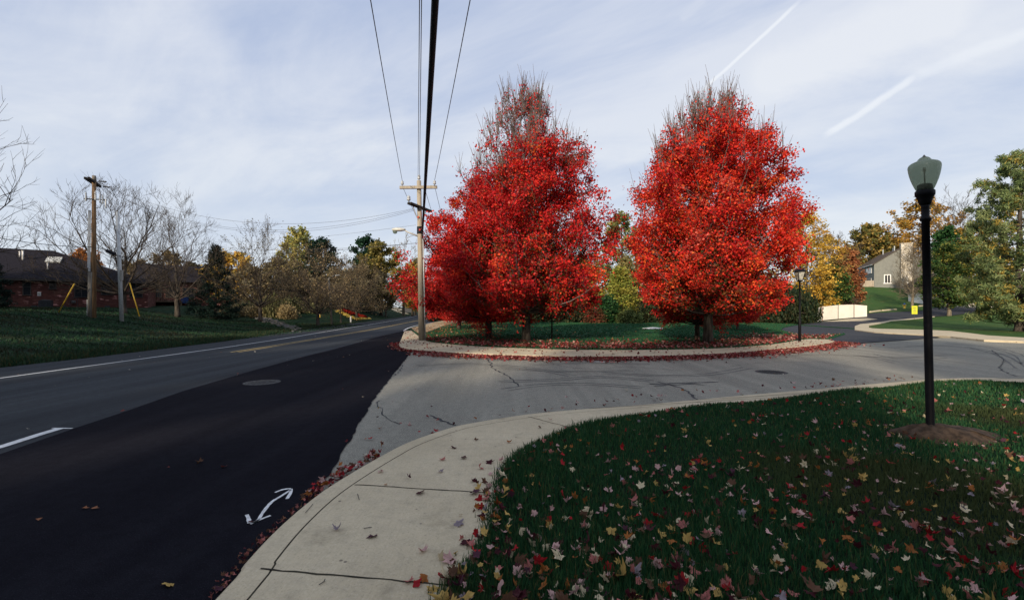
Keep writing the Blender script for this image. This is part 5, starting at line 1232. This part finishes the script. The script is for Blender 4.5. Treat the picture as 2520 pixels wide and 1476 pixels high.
# single leaves one can point to on the pavement and asphalt
SINGLE = [(1030,1213,'dark maroon',1.0,'dark maroon leaf alone in the middle of the sidewalk just past the joint'),(920,1321,'purple',.95,'dark purple leaf on the first sidewalk slab left of the lilac leaf'),(1120,1102,'dark maroon',.9,'curled dark leaf upper one of two on the sidewalk bend'),
 (1138,1127,'dark maroon',1.0,'curled dark leaf lower one of two on the sidewalk bend'),(1090,1132,'rosy',.8,'small reddish leaf left of the curled dark leaves on the sidewalk'),(1200,1138,'dark maroon',1.2,'wide dark red leaf near the grass edge at the sidewalk bend'),
 (1250,1143,'dark maroon',1.1,'dark red leaf touching the grass corner at the sidewalk bend'),(951,1193,'orange',.45,'tiny orange leaf next to the kerb joint'),(830,1305,'lilac',.7,'crumpled greyish pink leaf near the kerb gap'),(1008,1177,'purple',.6,'small purple leaf just above the sidewalk cross joint'),
 (1083,1160,'lilac',.7,'small faded lilac leaf on the sidewalk beside a red leaf'),(1125,1288,'lilac',1.1,'big pale lilac leaf on the sidewalk by the litter edge'),(1165,1212,'purple',1.2,'purple leaf pair lying at the end of the cross joint'),(1045,1357,'pale pink',.75,'pale pink leaf lying in the middle of the first sidewalk slab'),
 (1112,1378,'pale pink',1.2,'largest pink leaf at the sidewalk litter edge'),(1148,1333,'dark maroon',1.1,'dark red curled leaf at the litter edge above the largest pink leaf'),(411,1440,'yellow',1.0,'golden yellow leaf lying on the fresh black asphalt'),(545,1447,'purple',1.0,'purple leaf on the black asphalt against the kerb'),
 (495,1137,'brown',.9,'tan smear of a leaf pressed on the black asphalt'),(1010,1432,'rosy',.75,'rosy leaf on the lowest cross joint of the sidewalk'),(935,1160,'pale pink',.7,'pink leaf lying across the kerb gap'),(912,1080,'red',.8,'red leaf lying on the grey side street by the seam'),
 (1170,1083,'brown',.7,'thin brown leaf near the outer bend of the sidewalk'),(1252,1089,'orange',.7,'orange leaf lying on the far part of the sidewalk bend'),(1062,1001,'dark maroon',.7,'dark leaf lying on the grey side street near the sidewalk'),(1330,1052,'brown',.7,'brown leaf on the narrow far sidewalk'),(1355,1033,'rosy',.6,'rosy leaf on the narrow far sidewalk next to the kerb'),(930,1005,'yellow',.6,'yellow leaf on the seam of the black asphalt')]
for i, (u, v, col, s, lab) in enumerate(SINGLE):
    road_ = (u < 600) or (v < 1090 and u < 1000) or u in (1062,912,930); z = .014 if road_ else .1
    x, y = G(u, v, z); drop(x, y, z+.012, col, i % 5, s, .16, lab)
# lawn scatter
def scatter(n, seed):
    g = np.random.default_rng(seed); th = g.uniform(-.75,1.05,n); r = 1.8+12.5*g.uniform(0,1,n)**1.35
    x, y = r*np.sin(th), r*np.cos(th); ok = inpoly(x,y,LAWN)
    u = 512+F*x/y; dens = np.clip(.16+.62*np.clip((u-480)/450,0,1)*np.clip(1.25-.10*r,.3,1)+.30*(r<3.4)+.12*(r<5), .08, 1)
    dens *= .55+.75*(np.sin(x*2.3+1)*np.sin(y*2.9+.4)+.35*np.sin(x*6+y*5) > -.15)
    k = ok & (g.uniform(0,1,n) < dens); return x[k], y[k]
x, y = scatter(10500, 21)
# litter drift along the pavement edge
e = np.array(fine(WALK_IN,.02)); e = e[(e[:,1] > 1.2) & (e[:,1] < 6) & (e[:,0] < 2.2)]; k = rng.integers(0,len(e),420); pr_ = (6-e[k,1])/4.8; k = k[rng.uniform(0,1,420) < pr_]
ex, ey = e[k,0]+rng.normal(-.03,.09,len(k)), e[k,1]+rng.normal(0,.07,len(k))
x = np.r_[x, ex]; y = np.r_[y, ey]
names = list(COLS); wts = np.array([.16,.10,.17,.09,.07,.13,.10,.11,.04,.03]); wts /= wts.sum()
ci = rng.choice(len(names), len(x), p=wts); dist = np.hypot(x,y); order = np.argsort(dist); vis = [i for i in order if y[i] > 2.0 and abs(x[i]/y[i]) < 1.2]
near = vis[:270]; nset = set(int(i) for i in near); rest = [i for i in range(len(x)) if i not in nset]
def onwalk(a, b): return not bool(inpoly(np.array([a]),np.array([b]),LAWN)[0])
for i in near:
    c = names[ci[i]]; w = onwalk(x[i],y[i])
    lab = ('%s maple leaf in the litter drift spilling onto the sidewalk edge' if w else '%s fallen maple leaf lying in the dark grass of the near lawn') % c
    drop(x[i], y[i], .1+(random.uniform(.008,.03) if w else random.uniform(.015,.06)), c, random.randrange(5), random.uniform(.45,1.12)**1.15*(1 if not w else .9), .22 if w else .55, lab, 'fallen maple leaves on the near lawn')
def litter(name, label, x, y, z, size, cols, tilt, full=True, parent=None):
    g = np.random.default_rng(len(x)); n = len(x)
    if full: base = [leaf_verts(100+i, 1.0) for i in range(8)]; tri = LFS
    else:
        base = [np.array([(0,-.5,0),(.42,-.05,.10+.1*i),(.16,.08,.02),(.0,.5,.05),(-.16,.1,.02),(-.42,-.05,.14)]) for i in range(3)]; tri = np.array([(0,1,2),(0,2,3),(0,3,4),(0,4,5)])
    nv = len(base[0]); V = np.empty((n,nv,3))
    a, tx_, ty_ = g.uniform(0,2*PI,n), g.normal(0,tilt,n), g.normal(0,tilt,n)
    for i in range(n):
        b = base[i % len(base)]*size[i]; R = Matrix.Rotation(ty_[i],3,'Y')@Matrix.Rotation(tx_[i],3,'X')@Matrix.Rotation(a[i],3,'Z'); V[i] = b@np.array(R).T
    V += np.c_[x,y,z][:,None,:]
    f = (tri[None]+(np.arange(n)*nv)[:,None,None]).reshape(-1,3)
    o = obj(name, np_mesh(name, V.reshape(-1,3), f, 'dry_leaf', np.repeat(cols,nv,0)), parent); tag(o, label, 'leaves', kind='stuff'); return o
rest = np.array(rest); cl = np.array([COLS[names[i]] for i in ci[rest]])*rng.uniform(.75,1.2,(len(rest),1))
wk = np.array([onwalk(a,b) for a,b in zip(x[rest],y[rest])])
litter('leaf_litter', 'scattered smaller maple leaves farther off on the near lawn', x[rest], y[rest], np.where(wk,.115,.1+rng.uniform(.01,.065,len(rest))), rng.uniform(.035,.105,len(rest)), cl, .6)
# leaves blown into the near kerb
def gutter(line, n, off, sd, size, pal, label, z=.03, full=True, lo=.0):
    l = np.array(fine(line,.03)); k = rng.integers(0,len(l),n); t = np.gradient(l,axis=0); t /= np.linalg.norm(t,axis=1,keepdims=True)+1e-9
    d = off+np.abs(rng.normal(0,sd,n)); xx, yy = l[k,0]-t[k,1]*d, l[k,1]+t[k,0]*d
    pal = np.array(pal); c = pal[rng.integers(0,len(pal),n)]*rng.uniform(.6,1.2,(n,1))
    zz = z+rng.uniform(0,.05,n)*np.exp(-((d-off)/sd)**2) if False else z+rng.uniform(0,.06,n)
    return litter('leaf_litter', label, xx, yy, zz, rng.uniform(*size,n), c, .5, full)
GP = [COLS['red'],COLS['dark maroon'],COLS['rosy'],COLS['pale pink'],COLS['brown'],COLS['orange'],(.16,.02,.025)]
kb = [G(*p,.02) for p in [(530,1476),(610,1380),(690,1295),(775,1224)]]; kb2 = [G(*p,.02) for p in [(770,1228),(850,1173),(940,1121)]]
gutter(kb2, 150, .005, .06, (.04,.085), GP, 'drift of red leaves piled against the near kerb', .02)
gutter(kb, 110, .0, .025, (.02,.05), [COLS['brown'],(.2,.09,.05),COLS['rosy'],COLS['dark maroon']], 'crumbled leaf bits along the near kerb', .016)
gutter([G(*p,.02) for p in [(940,1119),(1160,1038),(1450,1003),(1800,973),(2300,931)]], 90, .02, .35, (.05,.10), GP, 'few leaves along the outer sidewalk edge of the side street', .012)
LP_ = [(.30,.03,.03),(.20,.02,.025),(.13,.02,.022),(.38,.13,.11),(.42,.22,.19),(.16,.06,.035)]
gl = ISL_K[14:]
gutter(gl[::-1], 9000, .0, .42, (.07,.13), LP_, 'thick band of red maple leaves in the island gutter', .012, False)
gutter(ISL_K[6:16][::-1], 700, 0, .16, (.07,.13), LP_, 'red leaves round the island corner by the utility pole', .015, False)
il = ISL_W[12:]
def strew(n, poly, label, pal, size, z, fall=None):
    xs = [p[0] for p in poly]; ys = [p[1] for p in poly]; xx = rng.uniform(min(xs),max(xs),n*3); yy = rng.uniform(min(ys),max(ys),n*3)
    k = inpoly(xx,yy,poly)
    if fall is not None: k &= rng.uniform(0,1,n*3) < fall(xx,yy)
    xx, yy = xx[k][:n], yy[k][:n]; m = len(xx); pal = np.array(pal); c = pal[rng.integers(0,len(pal),m)]*rng.uniform(.6,1.2,(m,1))
    litter('leaf_litter', label, xx, yy, z+rng.uniform(.0,.05,m), rng.uniform(*size,m), c, .5, False)
edge = np.array(il)
def near_edge(xx, yy):
    yl_ = np.interp(xx, edge[:,0], edge[:,1]); return np.exp(-(np.clip(yy-yl_,0,9)/2.7)**2)
strew(60000, ISLAND, 'carpet of red maple leaves along the front of the island lawn', LP_, (.08,.14), .14, near_edge)
strew(2200, ISLAND, 'sparse fallen leaves over the island lawn', LP_+[(.35,.18,.06)], (.08,.14), .125, lambda a,b: np.clip(.10+.9*np.exp(-((a+2)**2/18+(b-24)**2/40)),0,1)*.6)
strew(800, ISL_K+ISL_W[::-1], 'loose red leaves on the island sidewalk', LP_, (.07,.12), .105)
strew(900, [G(1010,808,.1),G(1150,789,.1),G(1250,800,.1),G(1230,832,.1),G(1060,836,.1)], 'orange brown leaves beside the dirt path', [(.32,.13,.05),(.25,.07,.03),(.38,.2,.09)], (.08,.14), .12)
gutter(RB_K[::-1], 900, -.45, .25, (.07,.13), [(.2,.05,.03),(.15,.07,.04),(.28,.12,.08)], 'brown red leaves in the gutter across the side street', .012, False)
strew(1500, verge, 'amber leaves under the trees on the verge lawn', [(.30,.14,.04),(.22,.10,.035),(.36,.2,.06)], (.09,.16), .2, lambda a,b: np.clip((a-38)/16,0,1)*.8) if False else None
# leaf flecks and grit on the road
n = 260; yy = rng.uniform(2.2,26,n); xx = rng.uniform(-13,9,n)
pale = np.array([(.35,.3,.22),(.28,.12,.06),(.5,.45,.35),(.2,.05,.04)])
kk = ~inpoly(xx,yy,ISL_K+ISL_W[::-1]+isl)&~inpoly(xx,yy,kin2+WALK_IN[::-1])&~inpoly(xx,yy,LAWN)&~inpoly(xx,yy,ISLAND)
xx, yy = xx[kk], yy[kk]
litter('leaf_flecks', 'stray leaf flecks and grit on the roads', xx, yy, np.full(len(xx),.02), rng.uniform(.015,.05,len(xx))+.012*(rng.uniform(0,1,len(xx))>.8)*4, pale[rng.integers(0,4,len(xx))], .2, False)
# twigs lying on the pavement
m = MB()
for (u,v,u2,v2) in ((797,1432,785,1440),(800,1425,797,1433),(770,1240,752,1262),(880,1215,884,1230),(895,1300,915,1298)):
    a, b = G(u,v,.1), G(u2,v2,.1); m.tube([(a[0],a[1],.106),(b[0],b[1],.108)],.0025,4)
o = part('twigs', m, 'crack'); tag(o, 'tiny dry twigs lying on the near sidewalk', 'twigs', kind='stuff')

# ------------------------------------------------------------------ sky, sun, camera
EL, AZ = math.radians(20), math.radians(-155)
sdir = Vector((math.cos(EL)*math.sin(AZ), math.cos(EL)*math.cos(AZ), math.sin(EL)))
L = bpy.data.lights.new('sun', 'SUN'); L.energy = SUN; L.angle = math.radians(1.5); L.color = (1, .86, .68)
so = bpy.data.objects.new('sun', L); C.objects.link(so); so.rotation_euler = sdir.to_track_quat('Z', 'Y').to_euler(); so.location = sdir*60
w = bpy.data.worlds.new('World'); bpy.context.scene.world = w; w.use_nodes = True
n = N(w.node_tree); w.node_tree.nodes.clear()
sky = n('ShaderNodeTexSky'); sky.sky_type = 'NISHITA'; sky.sun_disc = False; sky.sun_elevation = EL; sky.sun_rotation = AZ
sky.air_density = 1.0; sky.dust_density = 1.5; sky.ozone_density = 2.0
D = n('ShaderNodeTexCoord').outputs['Generated']; sx = n('ShaderNodeSeparateXYZ', {0: D})
zc = n.math('ADD', n.math('MAXIMUM', sx.outputs[2], 0.0), .30)
pv = n('ShaderNodeCombineXYZ', {0: n.math('DIVIDE', sx.outputs[0], zc), 1: n.math('DIVIDE', sx.outputs[1], zc), 2: 0.0}).outputs[0]
pr0 = n.vmap(pv, (1,1,1), (0,0,-1.13)); rot = n.vmap(pr0, (1.0,.42,1)); n1 = n.noise(rot, 1.25, 7, .58, .6); n2 = n.noise(n.vmap(pr0,(1,.45,1),(0,0,0),(4,2,0)), 3.6, 8, .62, .8)
cm = n.math('ADD', n.math('MULTIPLY', n1, .72), n.math('MULTIPLY', n2, .28)); cm = n.ramp(cm, .36, .64)
hor = n.math('POWER', n.math('SUBTRACT', 1.0, n.math('MAXIMUM', sx.outputs[2], 0.0), clamp=True), 4.5)
def dirv(u, v):
    a, b = ray(u, v); return Vector((a, 1, b)).normalized()
def streak(p, q, width, amt, wob=.01, soft=None):
    a, b = dirv(*p), dirv(*q); nn = a.cross(b).normalized(); t = (b-a).normalized(); mid = ((a+b)/2); half = (b-a).length/2
    wn = n.math('MULTIPLY', n.math('SUBTRACT', n.noise(D, 9, 5, .65), .5), wob)
    d = n.math('ABSOLUTE', n.math('ADD', n('ShaderNodeVectorMath', {0: D, 1: tuple(nn)}, operation='DOT_PRODUCT').outputs['Value'], wn))
    m_ = n.ramp(d, width, width*.15)
    s_ = n.math('ABSOLUTE', n.math('SUBTRACT', n('ShaderNodeVectorMath', {0: D, 1: tuple(t)}, operation='DOT_PRODUCT').outputs['Value'], mid.dot(t)))
    m_ = n.math('MULTIPLY', m_, n.ramp(s_, half*1.12, half*.75))
    return n.math('MULTIPLY', m_, amt)
trail = streak((1722,230),(1965,5),.0046,.6,.007)
for args in (((2030,335),(2260,180),.0085,.55,.016),((2240,190),(2560,70),.013,.32,.014)): trail = n.math('MAXIMUM', trail, streak(*args))
st = streak((2200,200),(2560,60),.05,.3,.03)
for args in (((1840,225),(2420,-10),.075,.55,.06),((-30,300),(520,40),.13,.55,.14),((1675,50),(1735,-5),.012,.22,.012),((1150,560),(1700,380),.10,.25,.1),((700,420),(1000,250),.09,.25,.12)):
    st = n.math('MAXIMUM', st, streak(*args))
cov = n.math('ADD', n.math('MULTIPLY', cm, .80), n.math('MULTIPLY', st, .5), clamp=True)
cov = n.math('ADD', n.math('MULTIPLY', cov, .88), .06, clamp=True)
blue = n.mix(.85, sky.outputs[0], (2.7,3.3,4.75))
cloud = n.mix(hor, (5.1,5.3,5.75), (5.5,5.75,5.9))
colr = n.mix(cov, blue, cloud)
colr = n.mix(n.math('MULTIPLY', hor, .85), colr, (5.4,5.75,5.9))
colr = n.mix(trail, colr, (5.9,6.1,6.35))
bg = n('ShaderNodeBackground', {'Color': colr, 'Strength': SKY}); out = n('ShaderNodeOutputWorld'); n.l.new(bg.outputs[0], out.inputs[0])

cam = bpy.data.cameras.new('camera'); co = bpy.data.objects.new('camera', cam); C.objects.link(co)
co.location = (0,0,CH); co.rotation_euler = (PI/2,0,0); cam.sensor_width = 36; cam.lens = F/1024*36; cam.shift_y = (HY-299.5)/1024; cam.clip_start = .05; cam.clip_end = 5000
bpy.context.scene.camera = co
vs = bpy.context.scene.view_settings; vs.view_transform = 'Standard'; vs.look = 'None'; vs.exposure = EXPO; vs.gamma = 1
